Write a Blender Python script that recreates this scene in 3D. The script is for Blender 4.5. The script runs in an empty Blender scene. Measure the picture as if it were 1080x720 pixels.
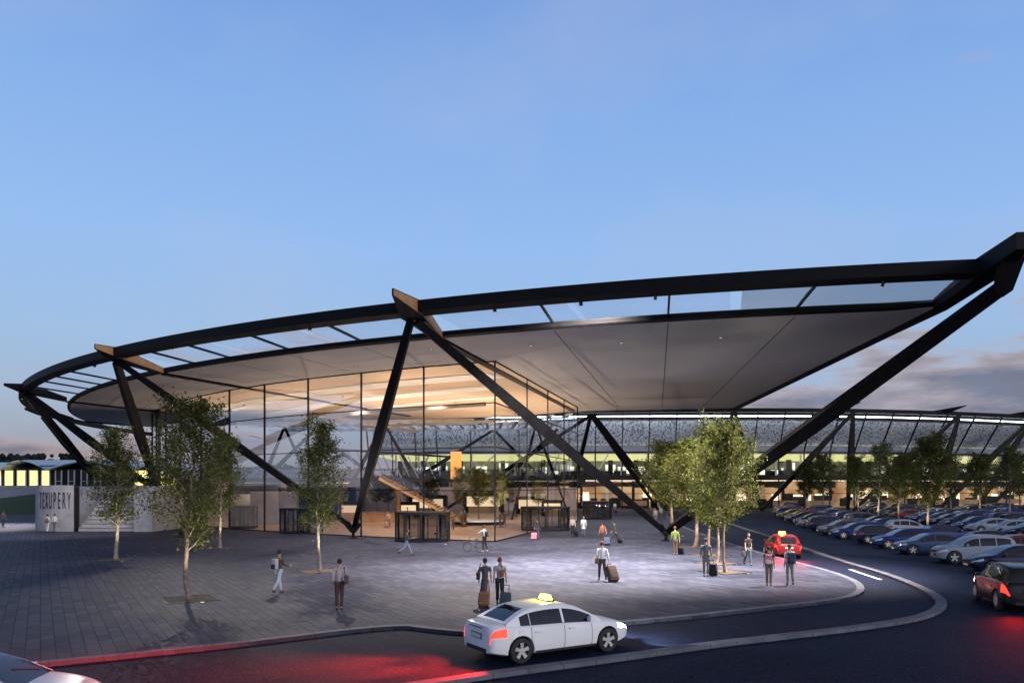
import bpy, bmesh, math, random
import numpy as np
from mathutils import Vector, Matrix
random.seed(7)
S = bpy.context.scene
C = S.collection
F, H, HY = 828.0, 4.5, 512.0
R = math.radians
def G(px, py, h=0.0):
    z = F*(H-h)/(py-HY)
    return Vector(((px-540)*z/F, z, h))
def P(px, z, h=0.0):
    return Vector(((px-540)*z/F, z, h))
def PH(px, py, z):
    return Vector(((px-540)*z/F, z, H+(HY-py)*z/F))

# ------------------------------------------------------------------ materials
def nt(name):
    m = bpy.data.materials.new(name); m.use_nodes = True
    t = m.node_tree; return m, t, t.nodes['Principled BSDF']
def setc(b, **k):
    for n, v in k.items():
        n = {'col':'Base Color','rough':'Roughness','metal':'Metallic','spec':'Specular IOR Level','coat':'Coat Weight',
             'ecol':'Emission Color','estr':'Emission Strength','alpha':'Alpha','coatr':'Coat Roughness','trans':'Transmission Weight'}[n]
        if n in ('Base Color', 'Emission Color') and len(v) == 3: v = (*v, 1)
        b.inputs[n].default_value = v
def noisy(name, c1, c2, scale=3, rough=.6, bump=0.0, bscale=40, metal=0, detail=6, spec=.5, coat=0, rvar=.1):
    m, t, b = nt(name); n, l = t.nodes, t.links
    tc = n.new('ShaderNodeTexCoord'); ns = n.new('ShaderNodeTexNoise')
    ns.inputs['Scale'].default_value = scale; ns.inputs['Detail'].default_value = detail
    l.new(tc.outputs['Object'], ns.inputs['Vector'])
    mx = n.new('ShaderNodeMix'); mx.data_type = 'RGBA'
    cr = n.new('ShaderNodeMapRange'); cr.inputs['From Min'].default_value = .32; cr.inputs['From Max'].default_value = .68
    l.new(ns.outputs['Fac'], cr.inputs['Value']); l.new(cr.outputs['Result'], mx.inputs['Factor'])
    mx.inputs['A'].default_value = (*c1, 1); mx.inputs['B'].default_value = (*c2, 1)
    l.new(mx.outputs['Result'], b.inputs['Base Color'])
    rr = n.new('ShaderNodeMapRange'); rr.inputs['To Min'].default_value = max(0, rough-rvar); rr.inputs['To Max'].default_value = min(1, rough+rvar)
    l.new(ns.outputs['Fac'], rr.inputs['Value']); l.new(rr.outputs['Result'], b.inputs['Roughness'])
    setc(b, metal=metal, spec=spec, coat=coat)
    if bump:
        nb = n.new('ShaderNodeTexNoise'); nb.inputs['Scale'].default_value = bscale; nb.inputs['Detail'].default_value = 4
        l.new(tc.outputs['Object'], nb.inputs['Vector'])
        bp = n.new('ShaderNodeBump'); bp.inputs['Strength'].default_value = bump; bp.inputs['Distance'].default_value = .02
        l.new(nb.outputs['Fac'], bp.inputs['Height']); l.new(bp.outputs['Normal'], b.inputs['Normal'])
    return m
def emis(name, c, s):
    m, t, b = nt(name); setc(b, col=tuple(x*.5 for x in c), ecol=c, estr=s); return m
def glassm(name, tint, refl=.10, rough=0.0, tr=1.0, k=1.0):
    m, t, b = nt(name); n, l = t.nodes, t.links
    n.remove(b)
    tr_ = n.new('ShaderNodeBsdfTransparent'); tr_.inputs['Color'].default_value = (*[x*tr for x in tint], 1)
    g = n.new('ShaderNodeBsdfGlossy'); g.inputs['Roughness'].default_value = rough; g.inputs['Color'].default_value = (.9, .93, 1, 1)
    lw = n.new('ShaderNodeFresnel'); lw.inputs['IOR'].default_value = 1.5
    ad = n.new('ShaderNodeMath'); ad.operation = 'MULTIPLY_ADD'; ad.inputs[1].default_value = k; ad.inputs[2].default_value = refl
    ad.use_clamp = True
    mx = n.new('ShaderNodeMixShader')
    l.new(lw.outputs[0], ad.inputs[0]); l.new(ad.outputs[0], mx.inputs[0]); l.new(tr_.outputs[0], mx.inputs[1]); l.new(g.outputs[0], mx.inputs[2])
    l.new(mx.outputs[0], n['Material Output'].inputs[0]); return m
M = {}
M['steel'] = noisy('dark_steel', (.0035,.0035,.0045), (.007,.007,.009), 2, .6, 0, metal=0, spec=.12)
M['steel2'] = noisy('frame_steel', (.007,.007,.008), (.013,.013,.014), 3, .5, spec=.2)
M['wood_fin'] = noisy('fin_wood', (.30,.15,.06), (.40,.22,.09), 1.5, .6)
M['soffit'] = noisy('soffit_metal', (.30,.30,.325), (.36,.355,.375), .12, .5, 0, spec=.4, rvar=.06)
M['timber_ceiling'] = noisy('timber_ceiling', (.50,.38,.27), (.62,.49,.37), .10, .55, rvar=.05)
M['joint'] = noisy('joint_black', (.02,.02,.02), (.03,.03,.03), 4, .7)
M['concrete'] = noisy('concrete', (.24,.24,.27), (.36,.355,.38), .9, .75, .15, 30)
M['kerb'] = noisy('kerb_stone', (.065,.072,.10), (.125,.135,.17), 1.2, .7, .2, 40)
M['glass'] = glassm('curtain_glass', (.95,.96,.97), .02, k=.45)
M['door_glass'] = glassm('tinted_door_glass', (.58,.61,.62), .04, k=.6)
M['glass_roof'] = glassm('roof_glass', (.93,.95,.97), .03, k=0)
M['white_metal'] = noisy('white_metal', (.70,.71,.72), (.80,.80,.80), 2, .45)
M['inner_floor'] = noisy('hall_stone', (.30,.20,.14), (.38,.26,.19), .4, .32, 0, rvar=.05)
M['inner_wall'] = noisy('hall_plaster', (.55,.40,.32), (.62,.46,.38), .3, .7)
M['wood'] = noisy('hall_wood', (.45,.26,.12), (.56,.34,.17), 1.2, .5)
M['orange'] = emis('lit_orange_panel', (1,.42,.10), 1.2)
M['soil'] = noisy('soil', (.05,.035,.025), (.11,.08,.06), 9, .95, .6, 60)
M['grass'] = noisy('grass_blades', (.03,.055,.015), (.05,.09,.025), 2.5, .9, .5, 50)
M['skin'] = noisy('skin', (.42,.25,.18), (.48,.29,.21), 8, .55)
M['eye'] = noisy('eye', (.02,.02,.02), (.03,.02,.02), 20, .2)
M['rubber'] = noisy('tyre_rubber', (.015,.015,.016), (.028,.028,.028), 12, .8)
M['rim'] = noisy('alloy', (.52,.52,.53), (.62,.62,.63), 8, .35, metal=.35)
M['carglass'] = noisy('car_glass', (.012,.014,.018), (.018,.020,.026), 4, .05, rvar=.02, spec=.35)
M['cardark'] = noisy('underbody', (.012,.012,.012), (.02,.02,.02), 9, .8)
M['chrome'] = noisy('chrome', (.6,.6,.62), (.7,.7,.72), 9, .15, metal=1, rvar=.05)
M['lens'] = noisy('clear_lens', (.5,.52,.55), (.65,.67,.7), 20, .08, rvar=.04, metal=.5)
M['tail_off'] = noisy('tail_lens', (.18,.008,.008), (.26,.012,.012), 20, .12, rvar=.04)
M['tail_on'] = emis('tail_lamp_lit', (1,.02,.01), 5)
M['head_on'] = emis('head_lamp_lit', (.9,.95,1), 30)
M['sign_on'] = emis('roof_sign_lit', (1,.72,.05), 14)
M['plate'] = noisy('number_plate', (.6,.6,.55), (.7,.7,.65), 20, .5)
M['lamp'] = emis('lamp_lens', (1,.93,.86), 1.2)
M['lettering'] = noisy('lettering', (.02,.02,.025), (.035,.035,.04), 6, .6)
M['bark'] = noisy('bark', (.30,.22,.17), (.13,.09,.07), 7, .85, .6, 30)
M['bark2'] = noisy('bark_light', (.42,.36,.30), (.16,.12,.09), 8, .85, .6, 30)
M['paint_line'] = noisy('line_paint', (.55,.55,.55), (.75,.75,.75), 3, .6)

def leafm(name, dark, light):
    m, t, b = nt(name); n, l = t.nodes, t.links
    g = n.new('ShaderNodeNewGeometry'); tc = n.new('ShaderNodeTexCoord')
    ns = n.new('ShaderNodeTexNoise'); ns.inputs['Scale'].default_value = 1.1; l.new(tc.outputs['Object'], ns.inputs['Vector'])
    ad = n.new('ShaderNodeMath'); ad.operation = 'MULTIPLY_ADD'; ad.inputs[1].default_value = .5
    mr = n.new('ShaderNodeMapRange'); mr.inputs['From Min'].default_value = .35; mr.inputs['From Max'].default_value = .65; mr.inputs['To Max'].default_value = .5
    l.new(ns.outputs['Fac'], mr.inputs['Value'])
    l.new(g.outputs['Random Per Island'], ad.inputs[0]); l.new(mr.outputs[0], ad.inputs[2])
    mx = n.new('ShaderNodeMix'); mx.data_type = 'RGBA'; mx.inputs['A'].default_value = (*dark, 1); mx.inputs['B'].default_value = (*light, 1)
    l.new(ad.outputs[0], mx.inputs['Factor']); l.new(mx.outputs['Result'], b.inputs['Base Color'])
    setc(b, rough=.6, spec=.3)
    tl = n.new('ShaderNodeBsdfTranslucent'); l.new(mx.outputs['Result'], tl.inputs['Color'])
    ms = n.new('ShaderNodeMixShader'); ms.inputs[0].default_value = .35
    l.new(b.outputs[0], ms.inputs[1]); l.new(tl.outputs[0], ms.inputs[2]); l.new(ms.outputs[0], n['Material Output'].inputs[0])
    return m
M['leaf'] = leafm('leaves', (.024,.036,.007), (.115,.130,.018))
M['leaf_far'] = leafm('far_leaves', (.010,.014,.010), (.025,.032,.02))

def asphalt():
    m, t, b = nt('asphalt'); n, l = t.nodes, t.links
    tc = n.new('ShaderNodeTexCoord')
    a = n.new('ShaderNodeTexNoise'); a.inputs['Scale'].default_value = 14; a.inputs['Detail'].default_value = 8
    c = n.new('ShaderNodeTexNoise'); c.inputs['Scale'].default_value = .25; c.inputs['Detail'].default_value = 5
    for x in (a, c): l.new(tc.outputs['Object'], x.inputs['Vector'])
    mr = n.new('ShaderNodeMapRange'); mr.inputs['From Min'].default_value = .4; mr.inputs['From Max'].default_value = .6
    l.new(a.outputs['Fac'], mr.inputs['Value'])
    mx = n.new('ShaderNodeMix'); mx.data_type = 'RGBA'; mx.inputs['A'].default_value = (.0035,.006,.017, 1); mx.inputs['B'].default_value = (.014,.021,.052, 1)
    l.new(mr.outputs[0], mx.inputs['Factor'])
    m2 = n.new('ShaderNodeMix'); m2.data_type = 'RGBA'; m2.blend_type = 'MULTIPLY'; m2.inputs['Factor'].default_value = .6
    cr = n.new('ShaderNodeMapRange'); cr.inputs['From Min'].default_value = .3; cr.inputs['From Max'].default_value = .7; cr.inputs['To Min'].default_value = .55; cr.inputs['To Max'].default_value = 1.2
    l.new(c.outputs['Fac'], cr.inputs['Value']); l.new(mx.outputs['Result'], m2.inputs['A']); l.new(cr.outputs[0], m2.inputs['B'])
    l.new(m2.outputs['Result'], b.inputs['Base Color'])
    rr = n.new('ShaderNodeMapRange'); rr.inputs['To Min'].default_value = .6; rr.inputs['To Max'].default_value = .85
    l.new(c.outputs['Fac'], rr.inputs['Value']); l.new(rr.outputs[0], b.inputs['Roughness'])
    bp = n.new('ShaderNodeBump'); bp.inputs['Strength'].default_value = .7; bp.inputs['Distance'].default_value = .02
    l.new(a.outputs['Fac'], bp.inputs['Height']); l.new(bp.outputs['Normal'], b.inputs['Normal'])
    setc(b, spec=.10)
    return m
M['asphalt'] = asphalt()

def paving():
    m, t, b = nt('paving'); n, l = t.nodes, t.links
    tc = n.new('ShaderNodeTexCoord'); mp = n.new('ShaderNodeMapping'); mp.inputs['Rotation'].default_value = (0, 0, -R(31+90))
    l.new(tc.outputs['Object'], mp.inputs['Vector'])
    br = n.new('ShaderNodeTexBrick'); br.inputs['Scale'].default_value = 1
    br.inputs['Brick Width'].default_value = .86; br.inputs['Row Height'].default_value = .36; br.inputs['Mortar Size'].default_value = .018
    br.inputs['Mortar Smooth'].default_value = .2; br.inputs['Bias'].default_value = 0
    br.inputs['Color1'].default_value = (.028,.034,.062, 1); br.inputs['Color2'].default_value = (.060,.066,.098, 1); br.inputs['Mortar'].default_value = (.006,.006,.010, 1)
    l.new(mp.outputs[0], br.inputs['Vector'])
    ns = n.new('ShaderNodeTexNoise'); ns.inputs['Scale'].default_value = .35; ns.inputs['Detail'].default_value = 7
    l.new(tc.outputs['Object'], ns.inputs['Vector'])
    mr = n.new('ShaderNodeMapRange'); mr.inputs['From Min'].default_value = .3; mr.inputs['From Max'].default_value = .7; mr.inputs['To Min'].default_value = .72; mr.inputs['To Max'].default_value = 1.25
    l.new(ns.outputs['Fac'], mr.inputs['Value'])
    mx = n.new('ShaderNodeMix'); mx.data_type = 'RGBA'; mx.blend_type = 'MULTIPLY'; mx.inputs['Factor'].default_value = 1
    l.new(br.outputs['Color'], mx.inputs['A']); l.new(mr.outputs[0], mx.inputs['B']); l.new(mx.outputs['Result'], b.inputs['Base Color'])
    rr = n.new('ShaderNodeMapRange'); rr.inputs['To Min'].default_value = .5; rr.inputs['To Max'].default_value = .75
    l.new(ns.outputs['Fac'], rr.inputs['Value']); l.new(rr.outputs[0], b.inputs['Roughness'])
    bp = n.new('ShaderNodeBump'); bp.inputs['Strength'].default_value = .5; bp.inputs['Distance'].default_value = .01; bp.invert = True
    l.new(br.outputs['Fac'], bp.inputs['Height']); l.new(bp.outputs['Normal'], b.inputs['Normal'])
    setc(b, spec=.10)
    return m
M['paving'] = paving()
def perforated(name, c1, c2, scale, thresh, alpha_holes=False):
    m, t, b = nt(name); n, l = t.nodes, t.links
    tc = n.new('ShaderNodeTexCoord'); v = n.new('ShaderNodeTexNoise'); v.inputs['Scale'].default_value = scale; v.inputs['Detail'].default_value = 3
    mp = n.new('ShaderNodeMapping'); mp.inputs['Scale'].default_value = (1, 1, .55); l.new(tc.outputs['Object'], mp.inputs[0])
    l.new(mp.outputs[0], v.inputs['Vector'])
    g = n.new('ShaderNodeMath'); g.operation = 'GREATER_THAN'; g.inputs[1].default_value = thresh; l.new(v.outputs['Fac'], g.inputs[0])
    mx = n.new('ShaderNodeMix'); mx.data_type = 'RGBA'; mx.inputs['A'].default_value = (*c1, 1); mx.inputs['B'].default_value = (*c2, 1)
    l.new(g.outputs[0], mx.inputs['Factor']); l.new(mx.outputs['Result'], b.inputs['Base Color']); setc(b, rough=.5)
    return m
M['perf'] = perforated('perforated_metal', (.84,.88,.94), (.30,.32,.38), 3.0, .54)
M['perf_band'] = noisy('grey_louvre', (.22,.22,.26), (.30,.30,.34), 3, .5)
def meshm():
    m, t, b = nt('fine_mesh'); n, l = t.nodes, t.links
    tc = n.new('ShaderNodeTexCoord'); w = n.new('ShaderNodeTexWave'); w.wave_type = 'BANDS'; w.bands_direction = 'X'; w.inputs['Scale'].default_value = 2.6
    l.new(tc.outputs['Object'], w.inputs['Vector'])
    g = n.new('ShaderNodeMath'); g.operation = 'GREATER_THAN'; g.inputs[1].default_value = .45; l.new(w.outputs['Fac'], g.inputs[0])
    l.new(g.outputs[0], b.inputs['Alpha']); setc(b, col=(.45,.48,.55), rough=.5)
    return m
M['mesh'] = meshm()
def frosted():
    m, t, b = nt('frosted_pane'); n, l = t.nodes, t.links; n.remove(b)
    a = n.new('ShaderNodeBsdfTransparent'); a.inputs[0].default_value = (.95,.97,1,1); c = n.new('ShaderNodeBsdfTranslucent'); c.inputs[0].default_value = (.9,.93,1,1)
    tc = n.new('ShaderNodeTexCoord'); ns = n.new('ShaderNodeTexNoise'); ns.inputs['Scale'].default_value = .4; l.new(tc.outputs['Object'], ns.inputs['Vector'])
    mr = n.new('ShaderNodeMapRange'); mr.inputs['To Min'].default_value = .12; mr.inputs['To Max'].default_value = .34; l.new(ns.outputs['Fac'], mr.inputs['Value'])
    x = n.new('ShaderNodeMixShader'); l.new(mr.outputs[0], x.inputs[0]); l.new(a.outputs[0], x.inputs[1]); l.new(c.outputs[0], x.inputs[2]); l.new(x.outputs[0], n['Material Output'].inputs[0]); return m
M['glass_roof'] = frosted()
_pm = {}
def paint(c, metal=.0):
    k = tuple(c)+(metal,)
    if k not in _pm:
        _pm[k] = noisy('car_paint', tuple(x*.94 for x in c), c, 1.3, .34, metal=metal, coat=.3, rvar=.05, spec=.25)
    return _pm[k]
_cm = {}
def cloth(c):
    k = tuple(c)
    if k not in _cm:
        _cm[k] = noisy('fabric', tuple(x*.8 for x in c), tuple(min(1, x*1.15) for x in c), 9, .85, .3, 60)
    return _cm[k]

# ------------------------------------------------------------------ mesh helpers
def tag(o, label=None, cat=None, group=None, kind=None):
    if label: o['label'] = label
    if cat: o['category'] = cat
    if group: o['group'] = group
    if kind: o['kind'] = kind
    return o
def empty(name, loc=(0,0,0), rz=0, label=None, cat=None, group=None):
    o = bpy.data.objects.new(name, None); C.objects.link(o); o.location = loc; o.rotation_euler = (0, 0, rz)
    o.empty_display_size = .3
    return tag(o, label, cat, group)
class MB:
    def __init__(s): s.v = []; s.f = []; s.m = []
    def quad(s, a, b, c, d, mi=0):
        i = len(s.v); s.v += [a, b, c, d]; s.f.append((i, i+1, i+2, i+3)); s.m.append(mi)
    def poly(s, pts, mi=0):
        i = len(s.v); s.v += list(pts); s.f.append(tuple(range(i, i+len(pts)))); s.m.append(mi)
    def hexa(s, p, mi=0):   # 8 pts: bottom 4 ccw, top 4
        i = len(s.v); s.v += list(p)
        for q in ((3,2,1,0),(4,5,6,7),(0,1,5,4),(1,2,6,5),(2,3,7,6),(3,0,4,7)): s.f.append(tuple(i+k for k in q)); s.m.append(mi)
    def box(s, c, d, rz=0, mi=0):
        cx, cy, cz = c; hx, hy, hz = d[0]/2, d[1]/2, d[2]/2; ca, sa = math.cos(rz), math.sin(rz)
        p = []
        for z in (-hz, hz):
            for x, y in ((-hx,-hy),(hx,-hy),(hx,hy),(-hx,hy)):
                p.append((cx+x*ca-y*sa, cy+x*sa+y*ca, cz+z))
        s.hexa(p, mi)
    def beam(s, a, b, w, h, w2=None, h2=None, up=(0,0,1), mi=0):
        a, b = Vector(a), Vector(b); d = (b-a).normalized(); up = Vector(up)
        if abs(d.dot(up)) > .99: up = Vector((1,0,0))
        sd = d.cross(up).normalized(); u = sd.cross(d).normalized(); w2 = w if w2 is None else w2; h2 = h if h2 is None else h2
        p = []
        for q, ww, hh in ((a, w, h), (b, w2, h2)):
            for x, y in ((-1,-1),(1,-1),(1,1),(-1,1)): p.append(q+sd*x*ww/2+u*y*hh/2)
        s.hexa([p[3],p[2],p[1],p[0],p[7],p[6],p[5],p[4]], mi)
    def prism(s, pts, z0, z1, mi=0):
        # orientation ccw assured
        A = sum(pts[i][0]*pts[(i+1)%len(pts)][1]-pts[(i+1)%len(pts)][0]*pts[i][1] for i in range(len(pts)))
        if A < 0: pts = list(reversed(pts))
        n = len(pts); i = len(s.v)
        s.v += [(p[0], p[1], z0) for p in pts]+[(p[0], p[1], z1) for p in pts]
        s.f.append(tuple(reversed(range(i, i+n)))); s.f.append(tuple(range(i+n, i+2*n))); s.m += [mi, mi]
        for k in range(n): s.f.append((i+k, i+(k+1)%n, i+n+(k+1)%n, i+n+k)); s.m.append(mi)
    def tube(s, pts, rad, n=8, cap=True, mi=0):
        pts = [Vector(p) for p in pts]; i0 = len(s.v); k = len(pts)
        if not hasattr(rad, '__len__'): rad = [rad]*k
        ref = Vector((0,0,1)) if abs((pts[-1]-pts[0]).normalized().z) < .9 else Vector((1,0,0))
        for j, p in enumerate(pts):
            d = (pts[min(j+1, k-1)]-pts[max(j-1, 0)]).normalized(); a = d.cross(ref).normalized(); b = a.cross(d)
            for q in range(n):
                t = 2*math.pi*q/n; s.v.append(p+(a*math.cos(t)+b*math.sin(t))*rad[j])
        for j in range(k-1):
            for q in range(n):
                q2 = (q+1) % n; s.f.append((i0+j*n+q, i0+(j+1)*n+q, i0+(j+1)*n+q2, i0+j*n+q2)); s.m.append(mi)
        if cap:
            s.f.append(tuple(i0+q for q in range(n))); s.f.append(tuple(i0+(k-1)*n+q for q in reversed(range(n)))); s.m += [mi, mi]
    def lathe(s, prof, n=24, c=(0,0,0), axis='z', mi=0):
        i0 = len(s.v); k = len(prof); c = Vector(c)
        for r, h in prof:
            for q in range(n):
                t = 2*math.pi*q/n; x, y = r*math.cos(t), r*math.sin(t)
                s.v.append(c+Vector((x, y, h) if axis == 'z' else (x, h, y)))
        for j in range(k-1):
            for q in range(n):
                q2 = (q+1) % n; s.f.append((i0+j*n+q, i0+j*n+q2, i0+(j+1)*n+q2, i0+(j+1)*n+q)); s.m.append(mi)
    def strip(s, pts, w, z0, z1, side=1, mi=0, closed=False):
        """kerb along a polyline; pts is the outer edge, w to the left (side=1)"""
        pts = [Vector((p[0], p[1])) for p in pts]; n = len(pts); off = []
        for i in range(n):
            if closed: d1 = (pts[i]-pts[i-1]).normalized(); d2 = (pts[(i+1)%n]-pts[i]).normalized()
            else:
                d1 = (pts[i]-pts[i-1]).normalized() if i else (pts[1]-pts[0]).normalized()
                d2 = (pts[i+1]-pts[i]).normalized() if i < n-1 else d1
            d = (d1+d2).normalized(); nn = Vector((-d.y, d.x))*side; cs = max(.4, nn.dot(Vector((-d1.y, d1.x))*side))
            off.append(pts[i]+nn*w/cs)
        i0 = len(s.v)
        for a, b in zip(pts, off): s.v += [(a.x, a.y, z0), (a.x, a.y, z1), (b.x, b.y, z1), (b.x, b.y, z0)]
        for i in range(n if closed else n-1):
            a = i0+4*i; b = i0+4*((i+1) % n)
            for q in range(4): s.f.append((a+q, b+q, b+(q+1)%4, a+(q+1)%4)); s.m.append(mi)
        if not closed:
            s.f.append((i0, i0+1, i0+2, i0+3)); a = i0+4*(n-1); s.f.append((a+3, a+2, a+1, a)); s.m += [mi, mi]
        return off
    def build(s, name, mats, parent=None, smooth=None, bevel=None, fixn=True):
        if not isinstance(mats, (list, tuple)): mats = [mats]
        o_ = Vector((0,0,0)); inv = None
        if parent is not None and getattr(s, 'world', False): inv = parent.matrix_basis.inverted()
        me = bpy.data.meshes.new(name)
        vs = [tuple(inv @ Vector(v)) if inv else tuple(v) for v in s.v]
        me.from_pydata(vs, [], s.f); 
        for m in mats: me.materials.append(m)
        me.polygons.foreach_set('material_index', s.m)
        if fixn or bevel:
            bm = bmesh.new(); bm.from_mesh(me)
            if fixn: bmesh.ops.remove_doubles(bm, verts=bm.verts, dist=1e-5); bmesh.ops.recalc_face_normals(bm, faces=bm.faces)
            if bevel: bmesh.ops.bevel(bm, geom=[e for e in bm.edges if e.is_manifold and e.calc_face_angle(0) > .6], offset=bevel, segments=2, affect='EDGES', profile=.7)
            bm.to_mesh(me); bm.free()
        if smooth is not None:
            me.polygons.foreach_set('use_smooth', [True]*len(me.polygons)); me.set_sharp_from_angle(angle=R(smooth))
        me.update()
        o = bpy.data.objects.new(name, me); C.objects.link(o)
        if parent is not None: o.parent = parent
        return o
def WB():
    m = MB(); m.world = True; return m
def kids(o): return [c for c in bpy.data.objects if c.parent == o]
def copy_tree(o, kidmap, parent=None, skip=()):
    c = o.copy(); C.objects.link(c)
    if parent is not None: c.parent = parent
    for ch in kidmap.get(o.name, []):
        if ch.name.split('.')[0] in skip: continue
        copy_tree(ch, kidmap, c, skip)
    return c
def kid_map():
    d = {}
    for o in bpy.data.objects:
        if o.parent: d.setdefault(o.parent.name, []).append(o)
    return d
# ------------------------------------------------------------------ camera, world, sun
cam = bpy.data.cameras.new('camera'); co = bpy.data.objects.new('camera', cam); C.objects.link(co); S.camera = co
co.location = (0, 0, H); co.rotation_euler = (R(90), 0, 0)
cam.sensor_width = 36; cam.lens = 36*F/1080; cam.shift_y = 152/1080; cam.clip_end = 5000; cam.clip_start = .1
SUN = Vector((.62, -.74, 0)).normalized(); EL = R(13); SUN = Vector((SUN.x*math.cos(EL), SUN.y*math.cos(EL), math.sin(EL)))
w = bpy.data.worlds.new('World'); S.world = w; w.use_nodes = True; n, l = w.node_tree.nodes, w.node_tree.links
bg = n['Background']; bg.inputs['Strength'].default_value = 1
tc = n.new('ShaderNodeTexCoord'); sp = n.new('ShaderNodeSeparateXYZ'); l.new(tc.outputs['Generated'], sp.inputs[0])
ramp = n.new('ShaderNodeValToRGB'); l.new(sp.outputs['Z'], ramp.inputs[0])
def lin(r, g, b): return tuple(((x/255)/12.92 if x/255 < .04045 else ((x/255+.055)/1.055)**2.4) for x in (r, g, b))
stops = [(0, (124,126,140)), (.045, (146,153,170)), (.10, (156,174,202)), (.17, (152,184,222)), (.28, (147,185,236)), (.42, (132,173,231)), (.54, (116,156,220)), (.60, (34,56,110)), (1, (10,20,54))]
e = ramp.color_ramp.elements
while len(e) < len(stops): e.new(.5)
for k, (p, c) in enumerate(stops): e[k].position = p; e[k].color = (*lin(*c), 1)
sky = n.new('ShaderNodeTexSky'); sky.sky_type = 'NISHITA'; sky.sun_disc = False; sky.sun_elevation = R(4)
sky.sun_rotation = math.atan2(SUN.x, SUN.y)
sm = n.new('ShaderNodeMix'); sm.data_type = 'RGBA'; sm.blend_type = 'ADD'; sm.inputs['Factor'].default_value = 1
sc_ = n.new('ShaderNodeVectorMath'); sc_.operation = 'SCALE'; sc_.inputs['Scale'].default_value = .015; l.new(sky.outputs[0], sc_.inputs[0])
l.new(ramp.outputs[0], sm.inputs['A']); l.new(sc_.outputs[0], sm.inputs['B'])
# clouds: low stratus bands near the horizon, denser to the right
mp = n.new('ShaderNodeMapping'); mp.inputs['Scale'].default_value = (2.6, 2.6, 11.5); mp.inputs['Location'].default_value = (3.1, 1.7, .4); l.new(tc.outputs['Generated'], mp.inputs[0])
cn = n.new('ShaderNodeTexNoise'); cn.inputs['Scale'].default_value = 1.5; cn.inputs['Detail'].default_value = 9; cn.inputs['Roughness'].default_value = .58; l.new(mp.outputs[0], cn.inputs['Vector'])
alt = n.new('ShaderNodeMapRange'); alt.inputs['From Min'].default_value = .06; alt.inputs['From Max'].default_value = .29; alt.inputs['To Min'].default_value = .10; alt.inputs['To Max'].default_value = -.22; l.new(sp.outputs['Z'], alt.inputs['Value'])
az = n.new('ShaderNodeMapRange'); az.inputs['From Min'].default_value = -.5; az.inputs['From Max'].default_value = .55; az.inputs['To Min'].default_value = -.03; az.inputs['To Max'].default_value = .135; l.new(sp.outputs['X'], az.inputs['Value'])
a1 = n.new('ShaderNodeMath'); l.new(cn.outputs['Fac'], a1.inputs[0]); l.new(alt.outputs[0], a1.inputs[1])
a2 = n.new('ShaderNodeMath'); l.new(a1.outputs[0], a2.inputs[0]); l.new(az.outputs[0], a2.inputs[1])
cm = n.new('ShaderNodeMapRange'); cm.interpolation_type = 'SMOOTHSTEP'; cm.inputs['From Min'].default_value = .55; cm.inputs['From Max'].default_value = .66; cm.inputs['To Max'].default_value = .85; l.new(a2.outputs[0], cm.inputs['Value'])
cc = n.new('ShaderNodeValToRGB'); l.new(a2.outputs[0], cc.inputs[0])
cc.color_ramp.elements[0].position = .54; cc.color_ramp.elements[0].color = (*lin(206,184,180), 1); cc.color_ramp.elements[1].position = .76; cc.color_ramp.elements[1].color = (*lin(92,92,110), 1)
cx = n.new('ShaderNodeMix'); cx.data_type = 'RGBA'; l.new(cm.outputs[0], cx.inputs['Factor']); l.new(sm.outputs['Result'], cx.inputs['A']); l.new(cc.outputs[0], cx.inputs['B'])
# faint high cirrus
m2 = n.new('ShaderNodeMapping'); m2.inputs['Scale'].default_value = (3, 3, 5); m2.inputs['Rotation'].default_value = (.3, .5, .2); l.new(tc.outputs['Generated'], m2.inputs[0])
c2 = n.new('ShaderNodeTexNoise'); c2.inputs['Scale'].default_value = 1.3; c2.inputs['Detail'].default_value = 7; l.new(m2.outputs[0], c2.inputs['Vector'])
r2 = n.new('ShaderNodeMapRange'); r2.inputs['From Min'].default_value = .45; r2.inputs['From Max'].default_value = .8; r2.inputs['To Max'].default_value = .35; l.new(c2.outputs['Fac'], r2.inputs['Value'])
cy = n.new('ShaderNodeMix'); cy.data_type = 'RGBA'; l.new(r2.outputs[0], cy.inputs['Factor']); l.new(cx.outputs['Result'], cy.inputs['A']); cy.inputs['B'].default_value = (*lin(178,192,222), 1)
# afterglow around the set sun (behind the viewer)
dt = n.new('ShaderNodeVectorMath'); dt.operation = 'DOT_PRODUCT'; l.new(tc.outputs['Generated'], dt.inputs[0]); dt.inputs[1].default_value = SUN
mxp = n.new('ShaderNodeMath'); mxp.operation = 'MAXIMUM'; mxp.inputs[1].default_value = 0; l.new(dt.outputs['Value'], mxp.inputs[0])
pw = n.new('ShaderNodeMath'); pw.operation = 'POWER'; pw.inputs[1].default_value = 3; l.new(mxp.outputs[0], pw.inputs[0])
gl = n.new('ShaderNodeMix'); gl.data_type = 'RGBA'; gl.blend_type = 'ADD'; gl.clamp_factor = False; l.new(pw.outputs[0], gl.inputs['Factor']); l.new(cy.outputs['Result'], gl.inputs['A']); gl.inputs['B'].default_value = (.62, .53, .50, 1)
l.new(gl.outputs['Result'], bg.inputs['Color'])
sl = bpy.data.lights.new('sun', 'SUN'); so = bpy.data.objects.new('sun', sl); C.objects.link(so)
sl.energy = 1.0; sl.angle = R(14); sl.color = (1, .93, .86); so.rotation_euler = SUN.to_track_quat('Z', 'Y').to_euler()
vs = S.view_settings; vs.view_transform = 'Standard'; vs.look = 'None'; vs.exposure = 0; vs.gamma = 1; vs.use_curve_mapping = False
S.cycles.max_bounces = 7; S.cycles.transparent_max_bounces = 24; S.cycles.sample_clamp_indirect = 4; S.cycles.use_denoising = True
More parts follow.
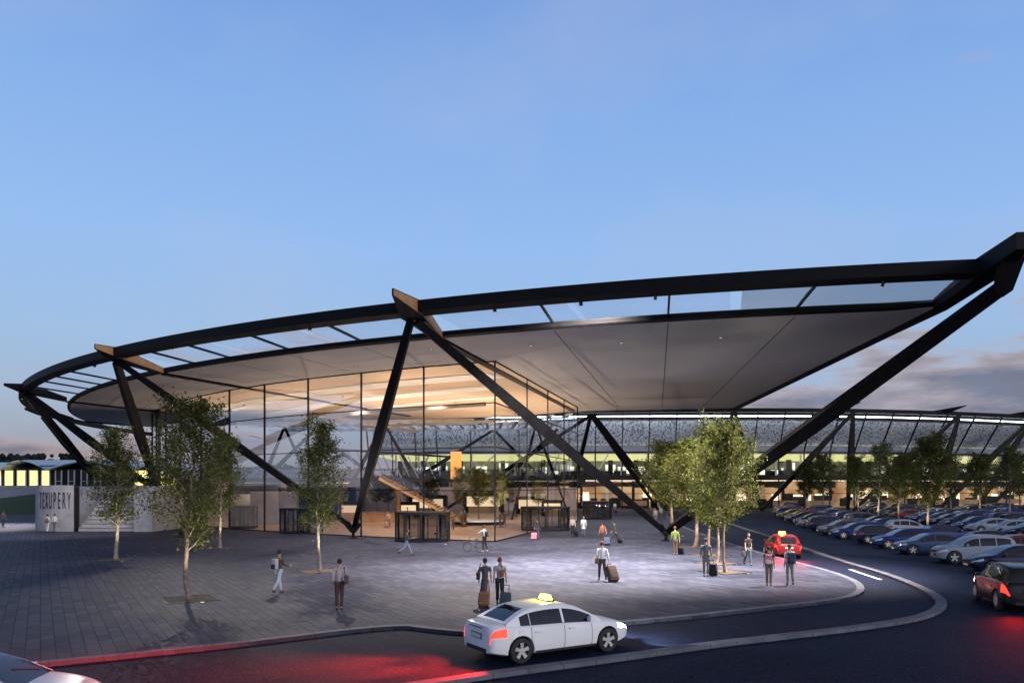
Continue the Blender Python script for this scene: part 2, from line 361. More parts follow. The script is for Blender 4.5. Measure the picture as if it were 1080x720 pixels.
S.cycles.caustics_reflective = False; S.cycles.caustics_refractive = False
def lamp(name, typ, loc, energy, col, parent=None, target=None, size=70, blend=.6, rad=.08):
    d = bpy.data.lights.new(name, typ); d.energy = energy; d.color = col; d.shadow_soft_size = rad
    if typ == 'SPOT': d.spot_size = R(size); d.spot_blend = blend
    o = bpy.data.objects.new(name, d); C.objects.link(o); o.location = loc
    if target is not None: o.rotation_euler = (Vector(loc)-Vector(target)).to_track_quat('Z', 'Y').to_euler()
    if parent is not None: o.parent = parent
    return o

# ------------------------------------------------------------------ ground
RZ = -.12
g = MB(); g.quad((-2500,-400,RZ),(2500,-400,RZ),(2500,3500,RZ),(-2500,3500,RZ)); tag(g.build('road', M['asphalt'], fixn=False), kind='structure')
def W(px, py, h=0): p = G(px, py, h); return (p.x, p.y)
edge = [(-46,-6), (-30,7.2), W(50,698), W(250,678), W(417,658), W(450,662.5), W(500,667), W(560,663), W(660,655.6), W(740,648), W(800,641), W(850,636), W(885,631.5)]
c0 = Vector((13.2,32.0)); 
tip = [W(900,628.5), W(908,625), W(912.6,621), W(910,615), W(899,609), W(878,601.5), W(849,594), W(798,581), W(760,569)]
edge2 = edge+tip+[(18.5,82),(20.5,100),(24,122),(30,146),(38,170)]
def smooth_poly(pts, it=2):
    for _ in range(it):
        q = [pts[0]]
        for a, b in zip(pts[:-1], pts[1:]):
            q += [(a[0]*.75+b[0]*.25, a[1]*.75+b[1]*.25), (a[0]*.25+b[0]*.75, a[1]*.25+b[1]*.75)]
        pts = q+[pts[-1]]
    return pts
edge2 = edge2[:3]+smooth_poly(edge2[3:], 2)
plaza = MB(); plaza.prism(edge2+[(38,230),(-140,230),(-140,-6)], RZ, 0)
tag(plaza.build('plaza_paving', M['paving']), kind='structure')
k = MB(); k.strip([(p[0], p[1]) for p in edge2], .32, RZ+.002, .006, side=1); 
tag(k.build('kerb', M['kerb'], bevel=.02), kind='structure')
# median kerb between the two carriageways
med = [(-14,10.3), W(489,720,RZ), W(560,710,RZ), W(651,698,RZ), W(760,682,RZ), W(819,675.5,RZ), W(908,665,RZ), W(967,656,RZ), W(994,647,RZ), W(1001.5,635.5,RZ), W(979,622,RZ), W(938,606,RZ), W(890,592.6,RZ), W(849,578,RZ), W(807,564,RZ), W(779,555.5,RZ), (29.5,112), (36,140)]
med = smooth_poly(med, 2)
k = MB(); k.strip(med, .38, RZ+.002, .0, side=1); tag(k.build('median_kerb', M['kerb'], bevel=.02), kind='structure')
def joints(path, w, z, side, step, name):
    b = MB(); acc = 0; P_ = [Vector((q[0], q[1])) for q in path]
    for a0, b0 in zip(P_[:-1], P_[1:]):
        L0 = (b0-a0).length
        if L0 < 1e-4: continue
        d0 = (b0-a0)/L0; n0 = Vector((-d0.y, d0.x))*side; t0 = step-acc
        while t0 < L0:
            c0_ = a0+d0*t0
            if 3 < c0_.y < 75: b.box((c0_.x+n0.x*w/2, c0_.y+n0.y*w/2, z/2-.06), (.016, w+.014, z+.124), math.atan2(d0.y, d0.x))
            t0 += step
        acc = L0-(t0-step)
    tag(b.build(name, M['joint']), kind='structure')
joints(edge2, .32, .006, 1, 1.0, 'kerb_joint'); joints(med, .38, .0, 1, 1.0, 'kerb_joint')
k = MB(); a = G(896,600,RZ); b = G(929,611,RZ); d = (b-a).normalized(); s_ = Vector((-d.y, d.x, 0))*.09
k.quad(a-s_+Vector((0,0,.005)), b-s_+Vector((0,0,.005)), b+s_+Vector((0,0,.005)), a+s_+Vector((0,0,.005))); tag(k.build('road_marking', M['paint_line'], fixn=False), kind='structure')

# ------------------------------------------------------------------ terminal with its round canopy
CX, CY = 43.0, 158.0
def ring(r, deg, h=0): return Vector((CX+r*math.cos(R(deg)), CY+r*math.sin(R(deg)), h))
HR = H+10.8; HS = H+10.0
TB = empty('terminal_building', (0, 75, 0), 0, 'glass walled airport terminal under a huge round canopy on black V columns', 'terminal')
ND = {'B':(260.8,.077), 'A':(245.8,.257), 'C':(230.8,.386), 'D':(215.8,.38), 'E':(200.8,.45)}
# outer ring beam
def arcbeam(name, r, a0, a1, h0, h1, w, step=1.0, mat='steel', shear=0):
    b = WB(); n_ = max(2, int(abs(a1-a0)/step)); pr = None
    for i in range(n_+1):
        a = a0+(a1-a0)*i/n_
        q = [ring(r, a, h0), ring(r+w+shear, a, h0+.12), ring(r+w, a, h1), ring(r, a, h1)]
        if pr:
            for j in range(4): b.quad(pr[j], q[j], q[(j+1)%4], pr[(j+1)%4])
        else: b.poly(q)
        pr = q
    b.poly(list(reversed(pr)))
    return b.build(name, M[mat], TB, smooth=30)
arcbeam('ring_beam', 119.6, 260.95, 176, HR-.30, HR+.5, .9, .8)
arcbeam('inner_beam', 115.0, 260.6, 190, HS+.0, HS+.36, .3, .8)
# soffit
A_dir = Vector((.257, 1)).normalized(); B_dir = Vector((.077, 1)).normalized()
def bline(y): return Vector((24.1+(y-39.4)*.083, y))
outer = [ring(115.0, a) for a in np.linspace(260.3, 196, 70)]
poly = [(p.x, p.y) for p in outer]
poly[0] = (bline(44.2).x-.25, 44.2)
back = [(-60, 136), (-45, 128), (-20, 121), (2, 112), (10, 105.5), (bline(102).x-.25, 102)]
sf = WB(); sf.prism(poly+back, HS, HS+.4); sf.build('roof_soffit', M['soffit'], TB)
rf = WB(); rf.prism([(x, y) for x, y in poly+back], HS+.402, HS+.5); rf.build('roof', M['steel2'], TB)
e_ = WB(); e_.beam((*back[-1], HS+.25), (*back[-2], HS+.25), .5, .7); e_.beam((*back[-2], HS+.25), (*back[-3], HS+.25), .5, .7); e_.beam((*back[-3], HS+.25), (*back[-4], HS+.25), .5, .7)
for q in range(2): e_.beam((*back[q], HS+.25), (*back[q+1], HS+.25), .5, .7)
e_.beam((*back[2], HS+.25), (*back[3], HS+.25), .5, .7); e_.build('edge_beam', M['steel2'], TB)
# joints in the soffit and rods over the open strip
def radial(pxr, tan, y1, w, h, zc, name, mat, y0=None, parent=TB):
    # start on ring seen at pixel column pxr
    t = (pxr-540)/F; aa = t*t+1; bb = -2*(t*CX+CY); cc_ = CX*CX+CY*CY-119.5**2
    z = (-bb-math.sqrt(bb*bb-4*aa*cc_))/(2*aa); p = Vector((t*z, z))
    return p
jn = WB()
for pxr, tn in ((570,.22),(706,.184),(860,.14),(347,.28),(265,.31),(199,.34),(160,.36),(75,.42),(60,.43),(48,.44),(38,.45)):
    p = radial(pxr, tn, 0, 0, 0, 0, '', '')
    d = Vector((tn, 1)).normalized()
    # distance to inner radius
    s0 = 0
    while (p+d*s0-Vector((CX, CY))).length > 114.8 and s0 < 40: s0 += .1
    q = p+d*s0; L_ = (100-q.y)/d.y if pxr > 500 else 34
    rods = WB(); rods.beam((p.x, p.y, HR-.2), (q.x, q.y, HS+.4), .12, .16); rods.build('tie_rod', M['steel2'], TB)
    e2 = q+d*L_
    if pxr > 190: jn.beam((q.x, q.y, HS-.004), (e2.x, e2.y, HS-.004), .07 if pxr > 500 else .045, .012)
for a in (252, 238.5, 224, 208):
    pass
jn.build('soffit_joint', M['joint'], TB); 
# glazing of the open strip (glass panes on the left, fine mesh on the right)
def annulus(name, a0, a1, r0, r1, h0, h1, mat):
    b = WB(); n_ = max(2, int(abs(a1-a0)))
    for i in range(n_):
        x0 = a0+(a1-a0)*i/n_; x1 = a0+(a1-a0)*(i+1)/n_
        b.quad(ring(r0, x0, h0), ring(r0, x1, h0), ring(r1, x1, h1), ring(r1, x0, h1))
    return b.build(name, M[mat], TB)
for a0, a1 in ((255,250.5),(250.5,246.2),(245.4,241),(241,236.5),(236.5,231.5),(230.5,224),(224,216.5)):
    annulus('roof_pane', a0-.1, a1+.1, 115.4, 119.6, HS+.42, HR, 'glass_roof')
annulus('mesh_panel', 260.7, 255.2, 115.4, 119.6, HS+.42, HR, 'mesh')
# radial beams with upturned fins
TIP = {'B':(3.5,.10,1.5), 'A':(3.0,.42,1.0), 'C':(2.0,.35,1.0), 'D':(2.6,.10,1.0), 'E':(2.5,.2,1.0)}
END = {'B':102, 'A':104, 'C':112, 'D':122, 'E':130}
NODE = {}
for k_, (ang, tn) in ND.items():
    p = ring(120, ang, 0); d = Vector((tn, 1, 0)).normalized(); sd = Vector((d.y, -d.x, 0)); NODE[k_] = p+Vector((0, 0, HR-.5))
    if k_ == 'B': d = Vector((.083, 1, 0)).normalized(); sd = Vector((d.y, -d.x, 0))
    out, up, wd = TIP[k_]
    b = WB(); L_ = (END[k_]-p.y)/d.y
    if k_ == 'B': prof = [(-.1, .52, HR-.45, HR+.5), (5, .42, HS-.06, HS+.5), (12, .4, HS-.04, HS+.45), (L_, .4, HS-.1, HS+.4)]
    else: prof = [(5.2, .34, HS-.16, HS-.006), (L_, .28, HS-.16, HS-.006)]
    for (t0, w0, l0, u0), (t1, w1, l1, u1) in zip(prof[:-1], prof[1:]):
        P0, P1 = p+d*t0, p+d*t1
        b.hexa([P0-sd*w0+Vector((0,0,l0)), P0+sd*w0+Vector((0,0,l0)), P1+sd*w1+Vector((0,0,l1)), P1-sd*w1+Vector((0,0,l1)),
                P0-sd*w0+Vector((0,0,u0)), P0+sd*w0+Vector((0,0,u0)), P1+sd*w1+Vector((0,0,u1)), P1-sd*w1+Vector((0,0,u1))])
    b.build('radial_beam', M['steel'], TB)
    f = WB(); T = p-d*out; bw = .75 if k_ != 'B' else .56; i5 = p+d*4.9
    lo, hi = HR-.42, HR+.54
    tw = .05 if k_ != 'B' else .34
    f.hexa([T-sd*tw+Vector((0,0,HR+up*.62)), T+sd*tw+Vector((0,0,HR+up*.62)), p+sd*bw+Vector((0,0,lo)), p-sd*bw+Vector((0,0,lo)),
            T-sd*tw+Vector((0,0,HR+up+(.25 if k_ != 'B' else .75))), T+sd*tw+Vector((0,0,HR+up+(.25 if k_ != 'B' else .75))), p+sd*bw+Vector((0,0,hi)), p-sd*bw+Vector((0,0,hi))])
    f.hexa([p-sd*bw+Vector((0,0,lo)), p+sd*bw+Vector((0,0,lo)), i5+sd*.3+Vector((0,0,HS-.1)), i5-sd*.3+Vector((0,0,HS-.1)),
            p-sd*bw+Vector((0,0,hi)), p+sd*bw+Vector((0,0,hi)), i5+sd*.3+Vector((0,0,HS+.4)), i5-sd*.3+Vector((0,0,HS+.4))])
    fo = f.build('roof_fin', M['steel'], TB)
    if k_ != 'B':
        u = WB(); lw = Vector((0,0,-.012))
        u.quad(p-sd*(bw-.1)+Vector((0,0,lo))+lw, p+sd*(bw-.1)+Vector((0,0,lo))+lw, i5+sd*.25+Vector((0,0,HS-.1))+lw, i5-sd*.25+Vector((0,0,HS-.1))+lw)
        uo = u.build('timber_lining', M['wood_fin'], fo, fixn=False)
        uo.parent = TB
        for s9 in ((sd, -sd) if k_ in 'AC' else ()):
            u = WB(); e9 = s9*.012
            u.quad(T+s9*tw*.9+Vector((0,0,HR+up*.66))+e9, p+s9*bw+Vector((0,0,lo+.06))+e9, p+s9*bw+Vector((0,0,hi-.06))+e9, T+s9*tw*.9+Vector((0,0,HR+up+.2))+e9)
            u.quad(p+s9*bw+Vector((0,0,lo+.06))+e9, i5+s9*.3+Vector((0,0,HS-.05))+e9, i5+s9*.3+Vector((0,0,HS+.36))+e9, p+s9*bw+Vector((0,0,hi-.06))+e9)
            u.build('timber_lining', M['wood_fin'], TB, fixn=False)
# V columns
FT = {'0':Vector((12.6,64.2,.1)), '1':Vector((-13.75,68.0,.1)), '2':PH(166,517,92.5), '3':PH(101,502,117)}
def column(a, b, w0=.34, w1=.62, mat='steel', parent=TB, name='column'):
    a, b = Vector(a), Vector(b); mm = a+(b-a)*.45; c = WB()
    c.beam(a, mm, w0, w0, w1, w1, up=(0,1,0)); c.beam(mm, b, w1, w1, w0*.9, w0*.9, up=(0,1,0)); return c.build(name, M[mat], parent)
def nd(k_, dx=0): return NODE[k_]+Vector((dx, .4, -.1))
def tofoot(k_): return FT[k_]
column(NODE['B']+Vector((.80,-.35,-.30)), FT['0']+Vector((.25,0,.75)), .62, .86)
column(nd('A',.25), FT['0']+Vector((-.25,0,.75)), .45, .76)
column(nd('A',-.15), FT['1']+Vector((.12,0,.9)), .42, .68)
column(nd('C',.2), FT['1']+Vector((-.35,0,1.0)), .42, .68)
column(nd('C',-.1), FT['2']+Vector((0,0,0)), .5, .8)
column(nd('D',.1), FT['2']+Vector((-.2,0,0)), .5, .8)
column(nd('D',-.1), FT['3'], .6, .85)
column(nd('E'), FT['3']+Vector((-.4,0,0)), .6, .85)
for f_, s_ in (('0', 1), ('1', -1)):
    q = FT[f_]; b = WB(); b.beam(q+Vector((-.55,0,1.2)), q+Vector((-.02,0,.45)), .5, .5, .4, .4, up=(0,1,0)); b.beam(q+Vector((.55,0,1.2)), q+Vector((.02,0,.45)), .5, .5, .4, .4, up=(0,1,0))
    b.tube([q+Vector((0,0,-.1)), q+Vector((0,0,.6))], .13, 10); b.lathe([(0,-.098),(.45,-.098),(.45,-.05),(.15,-.04)], 16, q); b.build('column_foot', M['steel'], TB)
cn_ = WB(); b0_ = NODE['B']; dB = Vector((.083,1,0)).normalized()
cn_.beam(b0_+Vector((.72,-.30,-.55)), b0_-dB*2.2+Vector((.15,0,.55)), .62, .62, .8, .8, up=(0,1,0)); cn_.build('node_plate', M['steel'], TB)
# curtain wall: left arc + right straight wall
corner = P(522, 62.9)
def on_arc(px, r=105.0):
    t = (px-540)/F; aa = t*t+1; bb = -2*(t*CX+CY); cc_ = CX*CX+CY*CY-r*r; D = bb*bb-4*aa*cc_
    z = (-bb-math.sqrt(max(0, D)))/(2*aa); return Vector((t*z, z, 0))
TR = [.05, 4.1, 7.6, 11.15, HS]
mull_px = [522,447,381,325,279,242,212,190,175,165]
pts = [on_arc(x) for x in mull_px]; pts[0] = corner
for a in (212, 207, 202): pts.append(ring(105, a))
def mullion(p, h1=HS, w=.11, d=.24, name='mullion'):
    m = WB(); m.box((p.x, p.y, h1/2), (w, d, h1), 0); return m.build(name, M['steel2'], TB)
for p in pts: mullion(p, w=.13 if p is pts[0] else .12)
rp = [P(522, 62.9)]
rdir = Vector((.262, 1, 0)).normalized()
rz = [73.5, 82.5, 91.2, 100]
rpts = [corner]+[corner+rdir*((z-62.9)/rdir.y) for z in rz]
for p in rpts[1:]: mullion(p)
def panes(ps, name='glass_pane'):
    for a, b in zip(ps[:-1], ps[1:]):
        g_ = WB(); d = (b-a).normalized(); nn = Vector((d.y, -d.x, 0))*.0
        for h0, h1 in zip(TR[:-1], TR[1:]):
            g_.quad(a+d*.08+Vector((0,0,h0+.04)), b-d*.08+Vector((0,0,h0+.04)), b-d*.08+Vector((0,0,h1-.04)), a+d*.08+Vector((0,0,h1-.04)))
        g_.build(name, M['glass'], TB, fixn=False)
        for h in TR[:-1]+[HS-.05]:
            t_ = WB(); t_.beam(a+d*.07+Vector((0,0,h)), b-d*.07+Vector((0,0,h)), .14, .075); t_.build('transom', M['steel2'], TB)
panes(pts); panes(rpts)
# hall floor
fl = MB(); fl.prism([(p.x, p.y) for p in reversed(pts)]+[(p.x, p.y) for p in rpts[1:]]+[(12, 146), (-60, 146)], .003, .008); tag(fl.build('hall_floor', M['inner_floor']), kind='structure')
# timber ceiling inside the glass
ti = WB(); ti.prism([(p.x, p.y) for p in reversed(pts[:-1])]+[(p.x-.05, p.y) for p in rpts[1:]]+[(6.8, 106), (2, 111.9), (-20, 120.9), (-45, 127.9), (-55, 133)], HS-.03, HS-.004); ti.build('timber_ceiling', M['timber_ceiling'], TB)
M['hall_grey'] = noisy('hall_grey_paint', (.20,.19,.18), (.27,.26,.25), 2, .5)
for r0, r1 in ((99.5,96.2),(91.5,88.8),(84.0,82.2)):
    cb_ = WB(); a0 = math.degrees(math.atan2(corner.y+4-CY, corner.x-CX)) % 360
    hi_a = {99.5:243.0, 91.5:240.5, 84.0:238.0}[r0]
    for q in range(40):
        x0 = 205+(hi_a-205)*q/40; x1 = 205+(hi_a-205)*(q+1)/40
        if ring(r1, x0).y > 115: continue
        cb_.hexa([ring(r1,x0,HS-.10), ring(r1,x1,HS-.10), ring(r0,x1,HS-.10), ring(r0,x0,HS-.10), ring(r1,x0,HS-.034), ring(r1,x1,HS-.034), ring(r0,x1,HS-.034), ring(r0,x0,HS-.034)])
    cb_.build('ceiling_band', M['white_metal'], TB)
for (pa, za, pb, zb, h) in ((300,92,512,76,12.4),(250,104,500,98,12.7),(380,112,560,100,12.9),(330,84,440,112,12.2)):
    tb_ = WB(); tb_.beam(P(pa,za,h), P(pb,zb,h), .28, .38); tb_.build('hall_beam', M['hall_grey'], TB)
# skylight slats at the back of the hall roof
sk = WB()
for i in range(22):
    x0 = -44+i*2.5; y0 = 122+abs(x0+20)*.12 if x0 < 2 else 113; sk.beam((x0, y0, HS+.5), (x0*.9-1, 150, HS+.9), .5, .4)
sk.beam((-46,137,HS+.5), (9,131,HS+.5), .6, .5); sk.beam((-46,149,HS+.6), (9,146,HS+.6), .6, .6)
sk.build('skylight_rafters', M['white_metal'], TB)
# inner V columns
N1 = PH(623, 438, 121); N2 = PH(521, 453, 150); 
for a, b in ((PH(405,446,118), P(462,108,.1)), (PH(405,446,118), P(352,110,.1)), (PH(565,448,124), P(540,104,.1)), (PH(565,448,124), P(598,140,.1)), (PH(300,450,120), P(345,108,.1)), (PH(300,450,120), P(262,112,.1))):
    column(a, b, .3, .5)

for a, b in ((N1, P(694,148,.1)), (N1+Vector((.6,.5,0)), P(702,150,.1)), (N1, P(600,163,.1)), (N1, P(470,140,.3)), (N2, P(600,165,.1)), (N2, P(395,150,1)), (PH(330,455,150), P(440,150,.5)), (PH(330,455,150), P(250,150,.5)), (PH(588,452,135), P(500,141,.3))):
    column(a, b, .45, .7)
# ------------------------------------------------------------------ hall interior
WARM = (1, .75, .51)
def revolving(px, z, wid, label, cyl=False, h=2.35):
    p = P(px, z); r = empty('entrance_vestibule', (p.x, p.y, .008), 0, label, 'revolving door', 'glazed entrance vestibules')
    w2 = wid/2; d2 = wid*.36; fr = MB()
    oct_ = [(-w2,-d2*.55),(-w2*.62,-d2),(w2*.62,-d2),(w2,-d2*.55),(w2,d2*.55),(w2*.62,d2),(-w2*.62,d2),(-w2,d2*.55)]
    fr.prism([(x*1.03, y*1.03) for x, y in oct_], h-.13, h+.04); fr.prism([(x*1.0, y*1.0) for x, y in oct_], 0, .12)
    for x, y in oct_: fr.box((x*.985, y*.985, h/2), (.12,.12,h-.14))
    fr.box((0,-d2*.985,h/2), (.16,.12,h-.14)); fr.build('frame', M['steel2'], r)
    gl = MB()
    for k in range(8):
        a, b = oct_[k], oct_[(k+1) % 8]; a = (a[0]*.985, a[1]*.985); b = (b[0]*.985, b[1]*.985); gl.quad((*a,.13),(*b,.13),(*b,h-.14),(*a,h-.14))
    gl.build('glass', M['door_glass'], r, fixn=False)
    wg = MB(); 
    for a in range(4):
        t = a*math.pi/2+.4; ax, ay = math.cos(t)*d2*.92, math.sin(t)*d2*.92
        wg.beam((0,0,.17),(ax,ay,.17),.05,.08); wg.beam((0,0,h-.2),(ax,ay,h-.2),.05,.08); wg.beam((ax,ay,.2),(ax,ay,h-.22),.06,.06)
    wg.tube([(0,0,.12),(0,0,h-.14)], .06); wg.build('door_wing', M['steel2'], r)
    return r
revolving(446, 63.9, 4.25, 'glass entrance vestibule with black frame left of the sharp glass corner of the hall')
revolving(318, 74.8, 3.7, 'glass entrance vestibule behind the slim tree left of the big black V column')
revolving(257, 83.5, 2.6, 'narrow glass entrance vestibule beside the bare concrete block inside the left end of the hall')
revolving(575, 79.5, 4.8, 'wide glass entrance vestibule on the receding side wall right of the glass corner')
revolving(630, 106, 3.7, 'farthest glass entrance vestibule, under the small inner V columns')
def uplight(x, y, z, e, col, label, size=150, zt=14, name='uplight'):
    t = empty(name, (x, y, z), 0, label, 'lamp', 'uplights of the hall')
    b = MB(); b.lathe([(0,0),(.16,0),(.20,.16),(.17,.16),(.14,.08),(0,.08)], 16); b.build('housing', M['steel2'], t, smooth=40)
    c = MB(); c.lathe([(0,.10),(.14,.10)], 16); c.build('lens', M['lamp'], t)
    lamp('uplight_beam', 'SPOT', (0,0,.22), e, col, t, (0,0,-10) if False else None, size, .9, .12).rotation_euler = (R(180), 0, 0)
UP = [(P(460,72),.01,'on the hall floor behind the vestibule left of the glass corner'),(P(330,84),.01,'on the hall floor behind the vestibule at the slim tree'),(P(551,92),.01,'on the hall floor inside the side wall'),
      (P(410,92),.01,'on the hall floor beside the slanted timber stair'),(P(500,100),.01,'on the hall floor in front of the round planter'),(P(300,100),.01,'on the hall floor behind the concrete block'),(P(225,106),.01,'on the hall floor at the far left end'),
      (P(360,112),.01,'on the hall floor left of the stair foot'),(P(560,118),.01,'on the hall floor right of the planter')]
for p, z, l_ in UP: uplight(p.x, p.y, z, 8600, WARM, 'small warm uplight '+l_)
# floor lighting: added downlights, fixtures invented for the hall and plaza
def downlight(x, y, z, e, col, label, size=100):
    t = empty('added_downlight', (x, y, z), 0, label, 'lamp', 'added downlights in the canopy underside')
    b = MB(); b.lathe([(.13,-.03),(.17,-.03),(.17,.0),(.13,0)], 16); b.build('trim_ring', M['steel2'], t)
    c = MB(); c.lathe([(0,-.012),(.13,-.012)], 16); c.build('lens', M['lamp'], t)
    lamp('added_downlight_beam', 'SPOT', (0,0,-.08), e*2, col, t, None, size, .8, .1)
for i, (px, z, wh) in enumerate([(450,78,'over the hall entrance'),(370,84,'behind the big black V column'),(480,94,'over the middle of the hall'),(290,94,'over the left part of the hall'),(400,106,'over the stair'),(540,104,'over the planter')]):
    p = P(px, z); downlight(p.x, p.y, HS-.034, 3200, WARM, 'small round added downlight '+wh)
# planter with indoor trees is placed with the other trees; its round kerb here
pc = P(505, 92)
pl = MB(); pl.lathe([(0,.5),(2.8,.5),(2.95,.42),(3.0,.36)], 32, (pc.x, pc.y, 0)); pl.lathe([(3.0,.36),(3.0,.02),(2.7,.02)], 32, (pc.x, pc.y, 0), mi=1)
tag(pl.build('planter', [M['white_metal'], M['steel2']], smooth=30), 'low round planter bench with a dark base and pale rim in the hall', 'planter')
# stair
st = empty('timber_staircase', (P(470,88).x, 88, .008), 0, 'broad slanted pale timber stair rising to the left inside the hall', 'staircase')
a, b_ = P(492, 88, .3), P(402, 88, 5.3); o3 = Vector(st.location)
s1 = MB(); s1.beam(a-o3, b_-o3, 3.2, .3); s1.build('flight', M['wood'], st)
s1 = MB()
for sd in (-1.62, 1.62): s1.beam(a-o3+Vector((0,sd,.75)), b_-o3+Vector((0,sd,.75)), .04, 1.0)
s1.build('glass_balustrade', M['glass'], st)
s1 = MB(); nst = 26
for i in range(nst):
    q = (a-o3)+(b_-a)*(i+.5)/nst; s1.box((q.x, 0, q.z+.3), (.2, 3.1, .14))
s1.build('step_nosing', M['wood'], st)
# mezzanine at the back left, low walls, back partition
mz = empty('mezzanine', (-20, 112, 0), 0, 'upper gallery with glass railing crossing the back of the hall', 'gallery')
o3 = Vector((-20,112,0))
m_ = MB(); m_.box((-12,0,5.3),(40,14,.5)); m_.box((18,10,5.3),(26,9,.5)); m_.build('deck', M['steel2'], mz)
m_ = MB(); m_.box((-12,-7.02,6.15),(40,.03,1.1)); m_.box((18,5.4,6.15),(26,.03,1.1)); m_.build('glass_railing', M['glass'], mz)
m_ = MB(); m_.box((-12,-7.02,6.74),(40,.07,.06)); m_.box((18,5.4,6.74),(26,.07,.06))
for i in range(18): m_.box((-31.5+i*2.3,-7.02,6.1),(.05,.06,1.2))
m_.build('handrail', M['steel2'], mz)
for x in (-28,-20,-12,-4,4):
    m_ = MB(); m_.tube([(x,-2,0),(x,-2,5.05)], .35, 14); m_.build('pillar', M['wood'], mz, smooth=40)
bs = empty('blade_wall', (P(425,138).x, 138, .008), 0, 'row of slanted white blades seen through the hall glass', 'blade wall')
for i in range(11):
    x = -8.5+i*1.5; b = MB(); b.beam((x-2.6,0,10.6-i*.12), (x+1.2,.6,1.4), .12, .75, up=(0,1,0)); b.build('blade', M['white_metal'], bs)
b = MB(); b.beam((-12,.3,10.9),(8,.3,9.6),.3,.35); b.build('top_rail', M['steel2'], bs)
gb = empty('glass_greenhouse', (P(315,118).x, 118, .008), 0, 'low pale glass roofed annex beyond the left part of the hall', 'annex')
b = MB(); b.box((0,0,2.4),(16,6,4.8)); b.build('wall', M['steel2'], gb)
b = MB(); b.hexa([(-8.3,-3.6,4.8),(8.3,-3.6,4.8),(8.3,3,6.8),(-8.3,3,6.8),(-8.3,-3.6,5.0),(8.3,-3.6,5.0),(8.3,3,7.0),(-8.3,3,7.0)]); b.build('roof', noisy('annex_glass', (.30,.42,.42), (.45,.55,.55), 1.5, .3), gb)
for i in range(12):
    b = MB(); b.beam((-8.2+i*1.49,-3.65,5.05),(-8.2+i*1.49,3,7.05),.1,.1); b.build('glazing_bar', M['white_metal'], gb)
kr = random.Random(21)
for i, (px, z, w_, h_) in enumerate([(300,108,5,3),(345,118,6,3.2),(372,104,3,2.4),(452,126,6,3),(510,134,7,3.4),(560,128,5,2.8),(582,116,3,2.4),(432,112,2.6,2.2)]):
    t = empty('hall_kiosk', (P(px,z).x, z, .008), 0, ['dark kiosk with lit front %s' % q for q in ('at the left end of the hall','behind the slim plaza tree','left of the stair foot','behind the stair','behind the planter','right of the planter','at the far right of the hall','just beyond the stair foot')][i], 'kiosk', 'kiosks in the hall')
    b = MB(); b.box((0,0,h_/2),(w_,2.4,h_)); b.build('cabin', M['steel2'], t, bevel=.03)
    b = MB(); b.box((0,-1.22,h_*.55),(w_*.8,.05,h_*.5)); b.build('shop_front', emis('kiosk_front', (1,.74,.46), .9), t)
    b = MB(); b.box((0,-1.9,.5),(w_*.7,.6,1.0)); b.build('counter', M['wood'], t)
rl2 = random.Random(9)
bw = MB(); bw.box((-14,146,2.1),(52,.4,4.2)); tag(bw.build('partition_wall', M['inner_wall']), 'low rose plaster partition across the back of the hall', 'wall')
bl = MB(); p = P(290,92); bl.box((p.x,p.y,1.9),(5.2,3,3.8),.2); tag(bl.build('concrete_core', M['concrete'], bevel=.04), 'bare concrete block inside the left of the hall', 'wall block')
bl = MB(); p = P(240,101); bl.box((p.x,p.y,1.7),(9,2,3.4),.5); tag(bl.build('partition_wall', M['concrete'], bevel=.04), 'pale concrete partition at the left end of the hall behind the large tree', 'wall')
op = MB(); p = P(481,124); op.box((p.x,p.y,7.7),(1.7,.3,4.4)); tag(op.build('lit_panel', M['orange']), 'tall glowing orange panel above the gallery', 'light panel')
ds = MB(); p = P(402,98); 
ds.prism([(-2.4,-.5),(2.4,-.5),(2.4,.5),(-2.4,.5)], 0, 1.1); ds.prism([(-2.5,-.6),(2.5,-.6),(2.5,.6),(-2.5,.6)], 1.1, 1.16); do = ds.build('information_desk', M['wood'], bevel=.01); do.location = (p.x, p.y, .008); tag(do, 'timber information desk left of the stair foot in the hall', 'desk')

# ------------------------------------------------------------------ far concourse building
CB = empty('concourse_building', (45, 158, 0), 0, 'long curved concourse behind the car park with leaning glass front and yellow lit upper floor', 'concourse')
ctrl = [(385,156),(430,153),(470,151),(560,150),(600,149),(650,148.5),(700,148),(750,147.6),(800,147.6),(850,148),(900,149),(950,151),(1000,154),(1050,158.5),(1100,164),(1160,172),(1230,183)]
cp = [P(a, b) for a, b in ctrl]
def lerp_path(t):
    i = min(int(t), len(cp)-2); return cp[i].lerp(cp[i+1], t-i)
NS = 56; path = [lerp_path((len(cp)-1)*i/NS) for i in range(NS+1)]
nrm = []
for i in range(NS+1):
    d = (path[min(i+1,NS)]-path[max(i-1,0)]).normalized(); nrm.append(Vector((d.y, -d.x, 0)))
HT = 18.3
def lean(i): # horizontal tilt of the glass gets stronger to the right
    return 1.5+5.0*max(0, (i/NS-.15))
def off(i, d, h): return path[i]-nrm[i]*d+Vector((0,0,h))
def sheet(name, d0, h0, d1, h1, mat, i0=0, i1=NS, f0=None):
    b = WB()
    for i in range(i0, i1): b.quad(off(i,d0(i),h0), off(i+1,d0(i+1),h0), off(i+1,d1(i+1),h1), off(i,d1(i),h1))
    return b.build(name, M[mat] if isinstance(mat, str) else mat, CB, fixn=False)
def slab(name, d0, d1, h0, h1, mat, i0=0, i1=NS):
    b = WB()
    for i in range(i0, i1):
        A = [off(i,d0(i),h0), off(i+1,d0(i+1),h0), off(i+1,d1(i+1),h0), off(i,d1(i),h0)]; b.hexa(A+[q+Vector((0,0,h1-h0)) for q in A])
    return b.build(name, M[mat] if isinstance(mat, str) else mat, CB)
K = lambda v: (lambda i: v)
